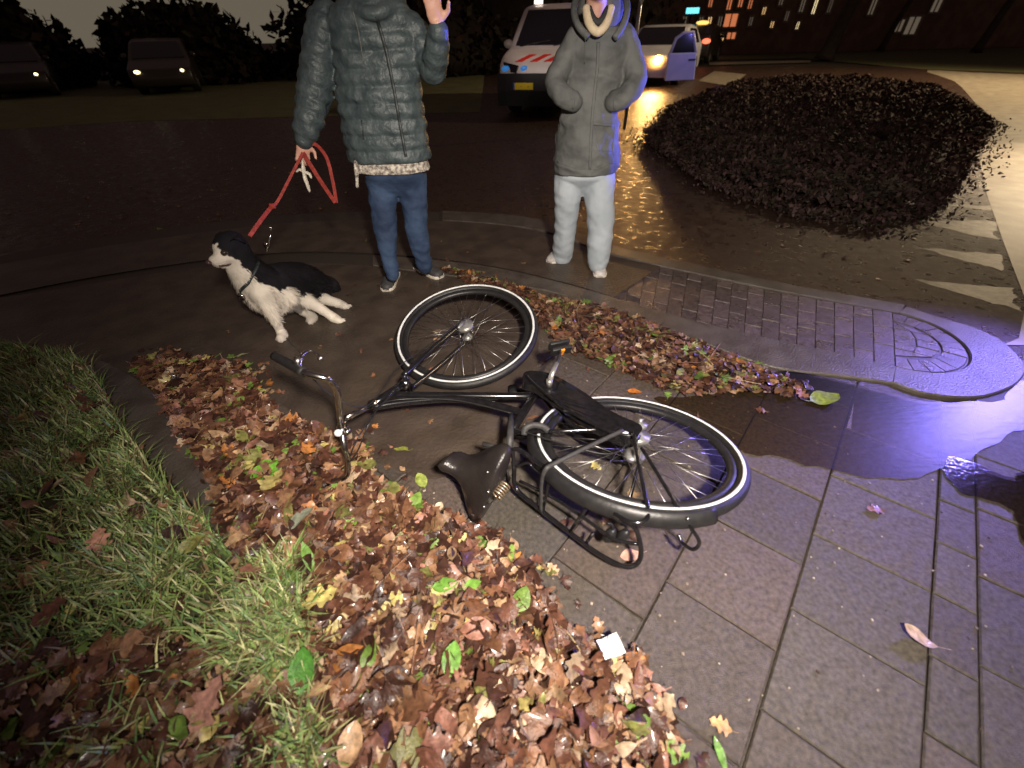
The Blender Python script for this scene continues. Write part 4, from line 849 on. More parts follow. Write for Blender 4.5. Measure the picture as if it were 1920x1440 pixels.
# ================================================================== DOG
dg = empty('dog', (-1.25, 2.3, 0), 'black and white collie like dog with long coat straining on a red leash', 'dog')
q = lambda x, y, Y: Q(x, y, Y)
hd = q(431, 462, 2.13); nz_ = q(398, 489, 2.03)
b = MB(); fw = (nz_ - hd).normalized(); rt_ = fw.cross(Vector((0, 0, 1))).normalized(); up_ = rt_.cross(fw); ro = Matrix((rt_, fw, up_)).transposed()
b.ell(hd, (.066, .084, .072), ro, 20, 14); b.ell(hd + fw * .035 - up_ * .02 + rt_ * .02, (.045, .05, .045), ro); b.ell(hd + fw * .035 - up_ * .02 - rt_ * .02, (.045, .05, .045), ro); b.tube([hd + fw * .04 - up_ * .008, hd + fw * .09 - up_ * .02, nz_ - up_ * .006, nz_ + fw * .012 - up_ * .006], [.046, .036, .029, .018], 16)
b.tube([hd + fw * .02 - up_ * .04, hd + fw * .07 - up_ * .05, hd + fw * .105 - up_ * .046], [.03, .022, .014], 12); b.ell(hd + fw * .02 - up_ * .03, (.055, .05, .035), ro)
limb(b, [(hd - fw * .02, .062), (q(455, 498, 2.14), .080), (q(478, 525, 2.18), .110), (q(500, 540, 2.22), .130), (q(535, 535, 2.34), .135), (q(566, 532, 2.46), .125), (q(592, 538, 2.54), .10)], wr=.006)
limb(b, [(q(490, 548, 2.12), .07), (q(503, 572, 2.10), .045), (q(514, 597, 2.10), .027), (q(523, 616, 2.13), .024), (G(529, 627, .022), .030), (G(526, 634, .020), .024)])
limb(b, [(q(515, 548, 2.26), .07), (q(545, 562, 2.28), .045), (q(566, 582, 2.30), .028), (G(588, 594, .03), .024), (G(582, 600, .02), .026)])
limb(b, [(q(545, 545, 2.35), .085), (q(560, 556, 2.30), .055), (q(590, 572, 2.28), .034), (q(612, 586, 2.28), .026), (G(626, 596, .024), .030), (G(634, 600, .02), .024)])
limb(b, [(q(585, 545, 2.52), .08), (q(598, 556, 2.46), .045), (q(617, 563, 2.44), .030), (G(636, 569, .03), .028), (G(646, 574, .02), .024)])
limb(b, [(q(595, 528, 2.58), .05), (q(620, 532, 2.66), .045), (q(632, 548, 2.70), .03)])
b.ell(q(536, 551, 2.20), (.055, .05, .05))
for tx, ty in ((526, 638), (582, 604), (638, 602), (650, 575)):
    for k in range(4): tp = G(tx + (k - 1.5) * 4.2, ty + (1 if k in (1, 2) else -2), .014); b.ell(tp, (.010, .015, .011))
dm = fuse(b, .0075, 3, 'body')
DC = [((408, 440), 2.05, 'W', .030), ((400, 480), 2.02, 'W', .05), ((418, 480), 2.03, 'W', .045), ((432, 500), 2.04, 'W', .05), ((450, 520), 2.05, 'W', .055), ((470, 540), 2.08, 'W', .06), ((500, 555), 2.10, 'W', .06), ((520, 575), 2.10, 'W', .06), ((545, 550), 2.2, 'W', .055), ((525, 625), 2.1, 'W', .1), ((510, 590), 2.1, 'W', .07), ((590, 570), 2.25, 'W', .07), ((625, 595), 2.28, 'W', .08), ((640, 570), 2.42, 'W', .08), ((610, 560), 2.42, 'W', .05), ((560, 580), 2.25, 'G', .05), ((580, 590), 2.28, 'W', .05), ((455, 460), 2.12, 'B', .07), ((438, 455), 2.10, 'B', .045), ((470, 490), 2.15, 'B', .08), ((500, 500), 2.18, 'B', .10), ((540, 510), 2.28, 'B', .12), ((580, 530), 2.45, 'B', .12), ((430, 448), 2.08, 'B', .03), ((424, 459), 2.06, 'B', .055), ((440, 470), 2.08, 'B', .05), ((402, 462), 2.04, 'W', .03), ((620, 540), 2.6, 'B', .1), ((455, 575), 2.05, 'B', .03), ((575, 550), 2.35, 'B', .04)]
DP = [(q(*p, Y), k, r) for p, Y, k, r in DC]
def dcol(v):
    v = v + Vector((noise.noise(v * 40), noise.noise(v * 40 + Vector((9, 0, 0))), noise.noise(v * 40 + Vector((0, 9, 0))))) * .012
    k = min(DP, key=lambda e: (v - e[0]).length / e[2])[1]
    return {'W': (.72, .66, .56), 'B': (.012, .011, .014), 'G': (.30, .27, .24)}[k]
cols = [dcol(v.co.copy()) for v in dm.vertices]
a = dm.color_attributes.new('Col', 'FLOAT_COLOR', 'POINT'); a.data.foreach_set('color', np.array([(*c, 1) for c in cols], 'f').ravel())
db = child_of(link('body', dm, 'fur'), dg)
V = MB(); dm.calc_loop_triangles() if False else None
tail_dir = (q(592, 538, 2.54) - hd).normalized()
vs = dm.vertices
for i in range(15000):
    v = vs[random.randrange(len(vs))]; nn = v.normal.copy(); p = v.co
    dh = (p - hd).length; low = p.z < .12
    ln = (.005 if dh < .10 or (p - nz_).length < .09 else .034 if not low else .009) * random.uniform(.6, 1.4)
    dr = (nn * .42 + (tail_dir if dh > .09 else -fw) * .6 + Vector((0, 0, -.45)) + Vector((random.gauss(0, .13), random.gauss(0, .13), random.gauss(0, .13)))).normalized()
    sd2 = dr.cross(nn); sd2 = sd2.normalized() * random.uniform(.0010, .0022) if sd2.length > .01 else Vector((.002, 0, 0))
    c = cols[v.index]; g_ = random.uniform(.7, 1.15); base = p - nn * .003
    V.add([base - sd2, base + sd2, base + dr * ln * .6 + sd2 * .7 + nn * .003, base + dr * ln + nn * .001, base + dr * ln * .6 - sd2 * .7 + nn * .003], [(0, 1, 2, 4), (4, 2, 3)], tuple(k * g_ for k in c))
child_of(V.build('coat', 'fur'), dg)
for s_ in (-1, 1):
    b = MB(); b.ell(hd + fw * .062 + rt_ * s_ * .040 + up_ * .014, (.016, .016, .016)); child_of(b.build('eye', 'eye'), dg)
    b = MB(); P0 = hd + rt_ * s_ * .045 + up_ * .045 - fw * .015; b.rings([[P0 + rt_ * s_ * (.01 + t * .03) - fw * (.0 + t * .02) + up_ * (.02 * math.sin(t * 3) - t * .035) + (rt_ * math.cos(a_) * .006 + fw * math.sin(a_) * .026 * (1 - t * .8)) for a_ in [2 * math.pi * k / 10 for k in range(10)]] for t in (0, .3, .6, 1)])
    V2 = b; V2.c = [(.012, .01, .012)] * len(V2.v); child_of(V2.build('ear', 'fur'), dg)
b = MB(); b.ell(nz_ + fw * .020 + up_ * .004, (.016, .012, .012), ro); child_of(b.build('nose', 'nose'), dg)
b = MB(); b.tube(crom([nz_ - up_ * .026 - fw * .0 + rt_ * .022, hd + fw * .08 - up_ * .046 + rt_ * .034, hd + fw * .05 - up_ * .038 + rt_ * .046], 4), .0045, 8)
b.tube(crom([nz_ - up_ * .026 - fw * .0 - rt_ * .022, hd + fw * .08 - up_ * .046 - rt_ * .034, hd + fw * .05 - up_ * .038 - rt_ * .046], 4), .0045, 8); child_of(b.build('mouth', 'nose'), dg)
# harness / collar
cc_ = q(462, 505, 2.145); ax = (q(478, 525, 2.18) - q(455, 498, 2.14)).normalized(); e1 = ax.orthogonal().normalized(); e2 = ax.cross(e1)
from mathutils.bvhtree import BVHTree
P = on_front(db, pxline([(487, 470), (482, 500), (466, 530), (450, 545), (455, 560)], 6), .004)
b = MB(); b.tube(P if len(P) > 3 else [cc_, cc_ + e1 * .1], .010, 8, flat=.5); hn = b.build('dog_harness', 'puffseam'); tag(hn, 'dark webbing harness round the chest of the dog', 'harness')
b = MB(); b.tube([q(500, 470, 2.12), q(504, 452, 2.12), q(508, 440, 2.12)], [.008, .006, .003], 8); b.ell(q(507, 428, 2.12), (.008, .006, .009)); b.box(q(499, 459, 2.12), (.012, .004, .012)); child_of(b.build('buckle', 'chrome'), hn)
b = MB(); b.box(q(452, 555, 2.04), (.016, .004, .010), Matrix.Rotation(.6, 3, 'Y')); child_of(b.build('buckle', 'chrome'), hn)
# leash
hp = Q(568, 286, Y1 - .16)
ls_ = empty('dog_leash', hp, 'red webbing leash running from the hand to the dog', 'leash')
def web(P, w_, name, n=10):
    P = crom(P, n); b = MB(); rg = []
    for i in range(len(P)):
        t = (P[min(i + 1, len(P) - 1)] - P[max(i - 1, 0)]).normalized(); s_ = t.cross(Vector((0, 1, 0))).normalized() * w_ / 2; k = t.cross(s_).normalized() * .0016
        rg.append([P[i] - s_ - k, P[i] + s_ - k, P[i] + s_ + k, P[i] - s_ + k])
    b.rings(rg); return child_of(b.build(name, 'leash', smooth=False), ls_)
web([hp, Q(548, 325, 2.47), Q(522, 375, 2.36), Q(510, 388, 2.32)], .014, 'strap'); web([Q(512, 384, 2.33), Q(490, 412, 2.22), Q(468, 443, 2.13)], .019, 'strap')
web([hp, Q(592, 325, 2.54), Q(615, 360, 2.54), Q(629, 380, 2.54)], .022, 'hand_loop'); web([Q(631, 380, 2.55), Q(624, 340, 2.56), Q(612, 295, 2.58), Q(590, 270, 2.60), hp + Vector((.01, .02, .02))], .018, 'hand_loop')
b = MB(); b.box(Q(511, 386, 2.31), (.014, .006, .012)); child_of(b.build('strap_keeper', 'leash', smooth=False, bevel=.002), ls_)
bg_ = empty('waste_bag', Q(568, 310, 2.52), 'pale knotted plastic bag dangling from the leash hand', 'bag')
b = MB(); P = [Q(567, 300, 2.53), Q(569, 318, 2.52), Q(571, 330, 2.52), Q(576, 345, 2.52), Q(581, 360, 2.52)]; b.tube(crom(P, 4), [.004, .006, .010, .015, .018, .016, .014, .013, .015, .016, .016, .015, .013, .014, .012, .010, .006], 10, flat=.6)
b.tube(crom([Q(556, 322, 2.52), Q(562, 318, 2.52), Q(570, 322, 2.52), Q(580, 326, 2.52), Q(584, 334, 2.52)], 3), [.009, .010, .011, .012, .012, .012, .013, .013, .013, .012, .011, .010, .008], 8, flat=.6); child_of(b.build('bag_body', 'bagm'), bg_)

# ================================================================== VEHICLES
def vehicle(name, label, cat, loc, yaw, prof, w_, belt, mbody, glassq, opts):
    # local: front at y=0 looking towards -y, length along +y, width x
    root = empty(name, loc, label, cat, opts.get('group')); S_ = opts.get('scale', 1); MX = Matrix.Translation(loc) @ Matrix.Rotation(yaw, 4, 'Z') @ Matrix.Scale(S_, 4)
    T = lambda x, y, z_: MX @ Vector((x, y, z_))
    top = max(p[1] for p in prof); mid = (sum(p[0] for p in prof) / len(prof), sum(p[1] for p in prof) / len(prof))
    def hw(z_, y_=0): return w_ / 2 * (1 - .16 * max(0, (z_ - belt) / (top - belt)))
    P = []
    for i in range(len(prof)):          # light smoothing of the profile corners
        a_, c_, d_ = Vector(prof[i - 1]), Vector(prof[i]), Vector(prof[(i + 1) % len(prof)]); ra_ = min(.08, (a_ - c_).length * .3); rb_ = min(.08, (d_ - c_).length * .3)
        P += [c_ + (a_ - c_).normalized() * ra_, c_ + ((a_ - c_).normalized() * ra_ + (d_ - c_).normalized() * rb_) * .22, c_ + (d_ - c_).normalized() * rb_]
    rg = []
    for cx, sh in ((-1, .07), (-.985, .03), (-.93, .0), (-.4, -.012), (0, -.016), (.4, -.012), (.93, 0), (.985, .03), (1, .07)):
        rg.append([T(cx * hw(p.y), p.x + (mid[0] - p.x) * sh * .5, p.y + (mid[1] - p.y) * sh) for p in P])
    b = MB(); b.rings(rg); body = child_of(b.build('body', mbody), root)
    def panel(nm, pts, m_, par=None, th=.012, mid_=None):
        b = MB(); q_ = [T(*p) for p in pts]; nn = (q_[1] - q_[0]).cross(q_[-1] - q_[0]).normalized(); k = len(q_)
        if (q_[0] - T(0, mid[0], mid[1])).dot(nn) < 0: nn = -nn
        b.add([p + nn * th for p in q_] + [p - nn * th for p in q_], [tuple(range(k)), tuple(reversed(range(k, 2 * k)))] + [(i, (i + 1) % k, k + (i + 1) % k, k + i) for i in range(k)]); return child_of(b.build(nm, m_, smooth=False), par or root)
    for gq in glassq: panel(gq[0], gq[1], 'glass', th=gq[2] if len(gq) > 2 else .012)
    for (wx, wy) in [(sx * (w_ / 2 - .10), yy) for sx in (-1, 1) for yy in opts['axles']]:
        r_ = opts.get('wr', .33); b = MB(); s_ = 1 if wx > 0 else -1
        ringp = [(r_ * .72, -.11), (r_ * .96, -.11), (r_, -.07), (r_, .07), (r_ * .96, .115), (r_ * .72, .115)]
        rr = [[T(wx + z_ * s_, wy + r * math.cos(t), r_ + r * math.sin(t)) for r, z_ in ringp] for t in [2 * math.pi * i / 28 for i in range(29)]]
        b.rings(rr, cap=False); wo = child_of(b.build('wheel', 'rubber'), root)
        b = MB(); b.rings([[T(wx + z_ * s_, wy + r * math.cos(t), r_ + r * math.sin(t)) for t in [2 * math.pi * i / 24 for i in range(24)]] for r, z_ in ((r_ * .74, .0), (r_ * .74, .10), (r_ * .55, .085), (r_ * .2, .09), (r_ * .15, .11))]); child_of(b.build('rim', 'alloy'), wo)
    for sx in (-1, 1):
        mz = belt + .12; my = opts['mirror']; b = MB(); b.ell(T(sx * (hw(mz) + .13), my, mz), (.11 * S_, .07 * S_, .085 * S_)); b.tube([T(sx * hw(mz) * .97, my, mz - .05), T(sx * (hw(mz) + .1), my, mz - .02)], .025 * S_, 8); child_of(b.build('side_mirror', mbody if opts.get('mm') is None else opts['mm']), root)
    return root, T, panel, hw
# white emergency van
vl = G(1012, 222)
VP_ = [(0.02, .22), (-.02, .45), (0.0, .78), (.06, .95), (.30, 1.08), (.80, 1.20), (1.30, 1.66), (1.62, 1.90), (2.2, 1.96), (4.5, 1.94), (4.72, 1.80), (4.85, 1.0), (4.85, .25)]
van, T, panel, hw = vehicle('emergency_van', 'white emergency van with red chevrons and yellow plate behind the parka', 'van', (vl.x + .05, vl.y + .25, -.028), R(-17), VP_, 1.90, 1.15, 'vanwhite',
  [('windscreen', [(-.80, .84, 1.235), (.80, .84, 1.235), (.68, 1.50, 1.835), (-.68, 1.50, 1.835)], .02), ('side_window', [(.945, 1.15, 1.18), (.925, 1.95, 1.18), (.835, 1.95, 1.76), (.845, 1.62, 1.76)]), ('side_window', [(.945, 2.05, 1.18), (.945, 3.3, 1.18), (.835, 3.3, 1.76), (.835, 2.05, 1.76)]), ('side_window', [(-.945, 1.15, 1.18), (-.945, 1.95, 1.18), (-.835, 1.95, 1.76), (-.845, 1.62, 1.76)])],
  dict(axles=(.95, 3.9), wr=.34, mirror=1.15, scale=.93))
b = MB(); b.rings([[T(x, y + abs(x) ** 3 * .03, z_) for y, z_ in ((-.045, .22), (-.06, .50), (-.03, .80), (.2, .82), (.2, .2))] for x in (-.985, -.95, -.8, -.4, 0, .4, .8, .95, .985)]); bp_ = child_of(b.build('bumper', 'bumper', smooth=False), van)
panel('number_plate', [(-.62, -.055, .52), (-.18, -.055, .52), (-.18, -.045, .64), (-.62, -.045, .64)], 'plate', th=.012)
panel('plate_band', [(-.62, -.070, .52), (-.585, -.070, .52), (-.585, -.060, .64), (-.62, -.060, .64)], 'bluestripe', th=.004)
for k in range(7):
    if k in (2, 5): panel('plate_dash', [(-.56 + k * .053, -.071, .575), (-.54 + k * .053, -.071, .575), (-.54 + k * .053, -.070, .585), (-.56 + k * .053, -.070, .585)], 'platetxt', th=.003)
for sx in (-1, 1):
    panel('headlight', [(sx * .88, .075, .84), (sx * .56, .0, .80), (sx * .52, .03, .93), (sx * .86, .10, .99)], 'glass', th=.02)
for x0 in (-.86, -.45):
    b = MB(); b.ell(T(x0 + .06, .035, .88), (.085, .03, .048)); child_of(b.build('blue_glint', 'cyblue'), van)  # glowing ovals standing in for blue reflections on the bonnet
for i, x0 in enumerate((-.62, -.30, .0, .34, .62)):
    s_ = 1 if x0 >= 0 else -1; zf = lambda y: 1.08 + (y - .30) * .24 if y > .3 else .95 + (y - .06) * .54
    panel('chevron', [(x0, .12, zf(.12) + .01), (x0 + .15, .12, zf(.12) + .01), (x0 + .15 + .26, .34, zf(.34) + .012), (x0 + .26, .34, zf(.34) + .012)], 'redstripe', th=.006)
panel('side_stripe', [(.962, .9, .72), (.962, 4.6, .72), (.962, 4.6, .95), (.962, .9, .95)], 'bluestripe', th=.006)
panel('side_stripe', [(.962, .9, .50), (.962, 4.6, .50), (.962, 4.6, .70), (.962, .9, .70)], 'redstripe', th=.006)
for x0, mm in ((-.55, 'whitelamp'), (.62, 'bluelamp')):
    b = MB(); c = T(x0, 1.9, 2.0); b.rings([[c + Vector((math.cos(t) * r, math.sin(t) * r, z_)) for t in [2 * math.pi * i / 20 for i in range(20)]] for r, z_ in ((.09, -.04), (.09, .02), (.07, .08), (.03, .11))]); child_of(b.build('beacon', mm), van)
b = MB(); b.tube([T(-.7, .80, 1.24), T(-.05, .90, 1.32)], .012, 6); b.tube([T(.05, .80, 1.24), T(.65, .90, 1.32)], .012, 6); child_of(b.build('wiper', 'bumper'), van)
# car with blazing headlamp behind
cl_ = G(1205, 163)
CP_ = [(.02, .22), (-.03, .42), (0.0, .66), (.12, .76), (1.05, .94), (1.75, 1.38), (2.3, 1.46), (3.3, 1.40), (4.1, 1.02), (4.35, .90), (4.38, .25)]
car, T, panel, hw = vehicle('patrol_car', 'white patrol car with lit headlamp and open blue lit door', 'car', (cl_.x + .1, cl_.y + .4, -.028), R(-28), CP_, 1.80, .92, 'bluedoor',
  [('windscreen', [(-.76, 1.10, .975), (.76, 1.10, .975), (.66, 1.74, 1.385), (-.66, 1.74, 1.385)], .02), ('side_window', [(.88, 1.5, .98), (.88, 3.6, .98), (.78, 3.1, 1.34), (.78, 2.0, 1.36)])], dict(axles=(.85, 3.5), wr=.31, mirror=1.45, scale=1.0))
b = MB(); b.ell(T(.35, -.02, .66), (.12, .07, .10)); hl = child_of(b.build('headlight', 'headlamp'), car)
b = MB(); b.ell(T(-.62, .03, .66), (.12, .06, .08)); child_of(b.build('headlight', 'headlamp'), car)
hp_ = T(.35, -.25, .66)
lamp('headlight_beam', 'SPOT', tuple(hp_), (2.0, 5.0, -.2), 260, (1, .55, .18), .08, 60, .9)
bd = MB(); px = [(1247, 152), (1302, 150), (1307, 98), (1254, 100)]; Yd = 12.2
dq = [Q(*p, Yd) for p in px]; bd.add([tuple(p) for p in dq] + [tuple(p + Vector((0, .08, 0))) for p in dq], [(0, 1, 2, 3), (7, 6, 5, 4), (0, 4, 5, 1), (1, 5, 6, 2), (2, 6, 7, 3), (3, 7, 4, 0)]); dr_ = child_of(bd.build('open_door', 'bluedoor', smooth=False, bevel=.02), car)
bd = MB(); bd.tube([Q(1256, 102, Yd + .04), Q(1268, 72, Yd + .04), Q(1282, 62, Yd + .04), Q(1300, 60, Yd + .04), Q(1305, 100, Yd + .04)], .035, 8); child_of(bd.build('window_frame', 'bluedoor'), dr_)
bd = MB(); wq = [Q(1257, 103, Yd + .04), Q(1269, 74, Yd + .04), Q(1283, 64, Yd + .04), Q(1299, 62, Yd + .04), Q(1304, 101, Yd + .04)]; bd.add([tuple(p) for p in wq] + [tuple(p + Vector((0, .012, 0))) for p in wq], [(0, 1, 2, 3, 4), (9, 8, 7, 6, 5)] + [(k, (k + 1) % 5, 5 + (k + 1) % 5, 5 + k) for k in range(5)]); child_of(bd.build('door_window', 'glass', smooth=False), dr_)
bd = MB(); bd.box(Q(1298, 112, Yd - .02), (.07, .02, .018)); child_of(bd.build('door_handle', 'bumper', smooth=False), dr_)
lamp('door_glow', 'SPOT', (5.2, 9.6, 1.3), (4.4, 12.2, .6), 70, (.25, .22, 1), .1, 40, .6)
# parked cars, left
HP_ = [(.02, .22), (-.02, .45), (.04, .68), (.9, .88), (1.6, 1.36), (2.2, 1.45), (3.2, 1.42), (3.9, 1.1), (4.0, .7), (4.0, .25)]
def parked(px, lab, yaw, mb_):
    p = G(*px); c_, T_, pn, h_ = vehicle('parked_car', lab, 'car', (p.x, p.y, -.02), yaw, HP_, 1.75, .88, mb_, [('windscreen', [(-.74, .98, .93), (.74, .98, .93), (.64, 1.58, 1.35), (-.64, 1.58, 1.35)], .02), ('side_window', [(.86, 1.4, .95), (.86, 3.5, .95), (.76, 3.1, 1.34), (.76, 1.9, 1.36)])], dict(axles=(.8, 3.2), wr=.31, mirror=1.3, group='cars parked in the dark on the left'))
    for sx in (-1, 1):
        b = MB(); b.ell(T_(sx * .62, .02, .62), (.10, .05, .05) if sx == -1 else (.06, .04, .04)); child_of(b.build('headlight', 'carglint'), c_)  # emission painted on unlit lenses for the light they catch
parked((46, 184), 'dark parked car with a glinting lamp at the far left', R(35), 'cardark'); parked((318, 176), 'grey parked car with two glints of lamplight left of the people', R(25), mat('grey_car_paint', (.028, .022, .017), .4, coat=.2))

# ================================================================== PLANTS
def foliage(name, blobs, count, size, pal, root=None, label=None, cat=None, group=None, kind=None, flat=False, core=True):
    V = []; F_ = []; Cc = []; n = 0
    tot = sum(r[0] * r[1] + r[1] * r[2] for _, r in blobs)
    for c, r in blobs:
        for i in range(int(count * (r[0] * r[1] + r[1] * r[2]) / tot)):
            d = np.array([random.gauss(0, 1) for _ in range(3)]); d /= np.linalg.norm(d); rr = random.uniform(.55, 1.06) ** .6
            p = np.array(c) + d * np.array(r) * rr * (1 + .16 * noise.noise(Vector(d * 3) + Vector(c)))
            if p[2] < .02: continue
            s_ = random.uniform(*size); a = np.array(Quaternion((random.gauss(0, 1), random.gauss(0, 1), random.gauss(0, 1), random.gauss(0, 1))).normalized().to_matrix())
            q_ = np.array([(-.5, 0, 0), (0, -.9, .1), (.5, 0, 0), (0, .9, -.1)]) * s_; V.append(q_ @ a.T + p); F_.append((n, n + 1, n + 2, n + 3)); n += 4
            g_ = random.uniform(.5, 1.4); k = np.array(random.choice(pal)) * g_; Cc += [(*k, 1)] * 4
    me = bpy.data.meshes.new(name); me.from_pydata(np.vstack(V).tolist(), [], F_); at = me.color_attributes.new('Col', 'FLOAT_COLOR', 'POINT'); at.data.foreach_set('color', np.array(Cc, 'f').ravel())
    o = link(name, me, 'foliage')
    if root: child_of(o, root)
    if label: tag(o, label, cat, group, kind)
    return o
DK = [(.020, .012, .010), (.030, .016, .014), (.022, .020, .010), (.014, .010, .008)]
# tall bushes on the left against the sky
def bush(px, Y, hwpx, ytop, lab, dens=5200):
    c = Q(px, 90, Y); hw_ = abs(Q(px + hwpx, 90, Y).x - c.x); top = Q(px, ytop, Y).z; root = empty('bush', (c.x, Y, 0), lab, 'bush', 'dark bushes along the far left')
    r0 = (hw_, hw_ * .7, top - .5)
    foliage('crown', [((c.x, Y, .5), r0)], dens, (.12, .30), DK, root)
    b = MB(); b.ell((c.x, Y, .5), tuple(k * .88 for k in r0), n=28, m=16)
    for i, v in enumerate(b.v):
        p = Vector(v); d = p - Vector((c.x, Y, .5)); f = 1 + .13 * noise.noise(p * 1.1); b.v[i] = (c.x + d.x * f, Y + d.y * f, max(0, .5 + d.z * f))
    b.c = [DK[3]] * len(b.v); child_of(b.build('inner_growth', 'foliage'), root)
bush(-60, 21, 196, -50, 'broad dark bush at the far left behind the first parked car'); bush(342, 22, 150, 2, 'rounded dark bush behind the grey parked car'); bush(745, 24, 225, -70, 'large dark bush behind the quilted jacket'); bush(1010, 27, 260, -160, 'tall dark bush behind the van', 4200)
bush(60, 27, 190, 112, 'low dark bush spreading behind the first parked car', 2000); bush(520, 28, 250, 106, 'low dark bush between the parked cars and the quilted jacket', 2400)
# low hedge bed on the right
hed = gpoly([(1212, 262), (1262, 300), (1330, 350), (1480, 405), (1640, 425), (1735, 408), (1795, 340)])
back = [(p.x, p.y) for p in (G(1872, 205, .22), G(1805, 165, .22), G(1690, 146, .22), G(1500, 138, .22), G(1350, 152, .22), G(1262, 182, .22))]
hp2 = hed + back
V = []; F_ = []; Cc = []; n = 0; xs = [p[0] for p in hp2]; ys = [p[1] for p in hp2]; made = 0; hedH = .24
PALH = [(.085, .048, .044), (.055, .032, .028), (.038, .030, .018), (.105, .066, .062), (.030, .020, .016)]
per = [(hp2[k], hp2[(k + 1) % len(hp2)]) for k in range(len(hp2))]; plen = [math.dist(a, b_) for a, b_ in per]; hcx, hcy = sum(xs) / len(xs), sum(ys) / len(ys)
def addleaf(x, y, zz, s_, pal):
    global n
    a = np.array(Quaternion((random.gauss(0, 1), random.gauss(0, 1), random.gauss(0, 1), random.gauss(0, 1))).normalized().to_matrix())
    V.append(np.array([(-.5, 0, 0), (0, -.9, .1), (.5, 0, 0), (0, .9, -.1)]) * s_ @ a.T + np.array([x, y, zz])); F_.append((n, n + 1, n + 2, n + 3)); n += 4
    k = np.array(random.choice(pal)) * random.uniform(.8, 1.2); Cc.extend([(*k, 1)] * 4)
def pdist(x, y):
    m_ = 9
    for a_, b_ in per:
        dx, dy = b_[0] - a_[0], b_[1] - a_[1]; t = max(0, min(1, ((x - a_[0]) * dx + (y - a_[1]) * dy) / (dx * dx + dy * dy))); m_ = min(m_, math.hypot(x - a_[0] - t * dx, y - a_[1] - t * dy))
    return m_
def hh_(x, y): return (.30 + .70 * min(1, pdist(x, y) / .55)) * hh0(x, y)
def hh0(x, y): return hedH + .13 * noise.noise(Vector((x * 1.4, y * 1.4, 0))) + .10 * noise.noise(Vector((x * 4, y * 4, 3)))
for k in range(2600):
    (a_, b_) = random.choices(per, plen)[0]; t = random.random(); x, y = a_[0] + (b_[0] - a_[0]) * t, a_[1] + (b_[1] - a_[1]) * t; d = Vector((x - hcx, y - hcy, 0)).normalized(); o_ = abs(random.gauss(0, .17))
    addleaf(x + d.x * o_, y + d.y * o_, -.018 + max(.0, random.random() * .14 * (1 - o_ * 3.5)), random.uniform(.014, .032), PALH)
while made < 40000:
    x, y = random.uniform(min(xs), max(xs)), random.uniform(min(ys), max(ys))
    if not inpoly(x, y, hp2) or (y > 7 and random.random() < .4): continue
    addleaf(x, y, hh_(x, y) - random.random() ** 2 * .12, random.uniform(.018, .042) * (1 + .10 * max(0, y - 4)), PALH); made += 1
for k in range(12000):
    (a_, b_) = random.choices(per, plen)[0]; t = random.random(); x, y = a_[0] + (b_[0] - a_[0]) * t, a_[1] + (b_[1] - a_[1]) * t
    zz = random.random(); zq = zz * hh_(x, y); bulge = .06 * math.sin(zz * 3.1) - random.random() * .25 + .16 * noise.noise(Vector((x * 3, y * 3, zz * 2)))
    d = Vector((x - hcx, y - hcy, 0)).normalized(); addleaf(x + d.x * bulge, y + d.y * bulge, max(.01, zq), random.uniform(.018, .040), PALH)
me = bpy.data.meshes.new('hedge'); me.from_pydata(np.vstack(V).tolist(), [], F_); at = me.color_attributes.new('Col', 'FLOAT_COLOR', 'POINT'); at.data.foreach_set('color', np.array(Cc, 'f').ravel())
hr = empty('hedge', (3.4, 6, 0), 'low wide dark shrub bed between the wet road and the pale path', 'hedge')
child_of(link('foliage', me, 'foliage'), hr)
cx_, cy_ = sum(p[0] for p in hp2) / len(hp2), sum(p[1] for p in hp2) / len(hp2)
b = MB(); b.prism([(cx_ + (p[0] - cx_) * .88, cy_ + (p[1] - cy_) * .90) for p in hp2], 0, hedH - .14); child_of(b.build('dark_core', mat('hedge_inside', (.010, .008, .006), .9), smooth=False), hr)  # solid near-black block standing in for the shade inside the shrubs
# street trees on the right
def tree(px, lab, h, r, lean, dens=1500):
    p = G(*px); root = empty('tree', (p.x, p.y, 0), lab, 'tree', 'trees on the far lawn'); P = crom([p, p + Vector((lean * .3, 0, h * .35)), p + Vector((lean, .2, h * .75)), p + Vector((lean * 1.2, 0, h))], 6)
    b = MB(); b.tube(P, [r * 1.5, r * 1.15] + [r * (1 - i / 22) for i in range(17)], 12)
    for k in range(6):
        a = k * 1.05; s_ = P[9 + k]; b.tube(crom([s_, s_ + Vector((math.cos(a) * 1.2, math.sin(a) * 1.2, .9)), s_ + Vector((math.cos(a) * 2.4, math.sin(a) * 2.2, 1.6))], 4), [r * .4 * (1 - i / 10) for i in range(9)], 7)
    child_of(b.build('trunk', 'bark'), root)
    foliage('crown', [((p.x + lean + random.uniform(-1.5, 1.5), p.y + random.uniform(-1.5, 1.5), h + random.uniform(-.5, 1.5)), (1.9, 1.9, 1.4)) for _ in range(5)], dens, (.12, .26), [(.05, .035, .012), (.08, .04, .012), (.04, .045, .012)], root)
tree((1545, 112), 'thick trunked tree standing at the edge of the far lawn', 5.5, .32, 1.2); tree((1425, 96), 'slimmer tree left of the thick trunked one before the lit windows', 6, .20, .8); tree((1650, 96), 'pale barked leaning tree right of the thick trunked one', 6, .16, 1.6); tree((1830, 98), 'tree at the right end of the far lawn', 6, .2, 1.3)

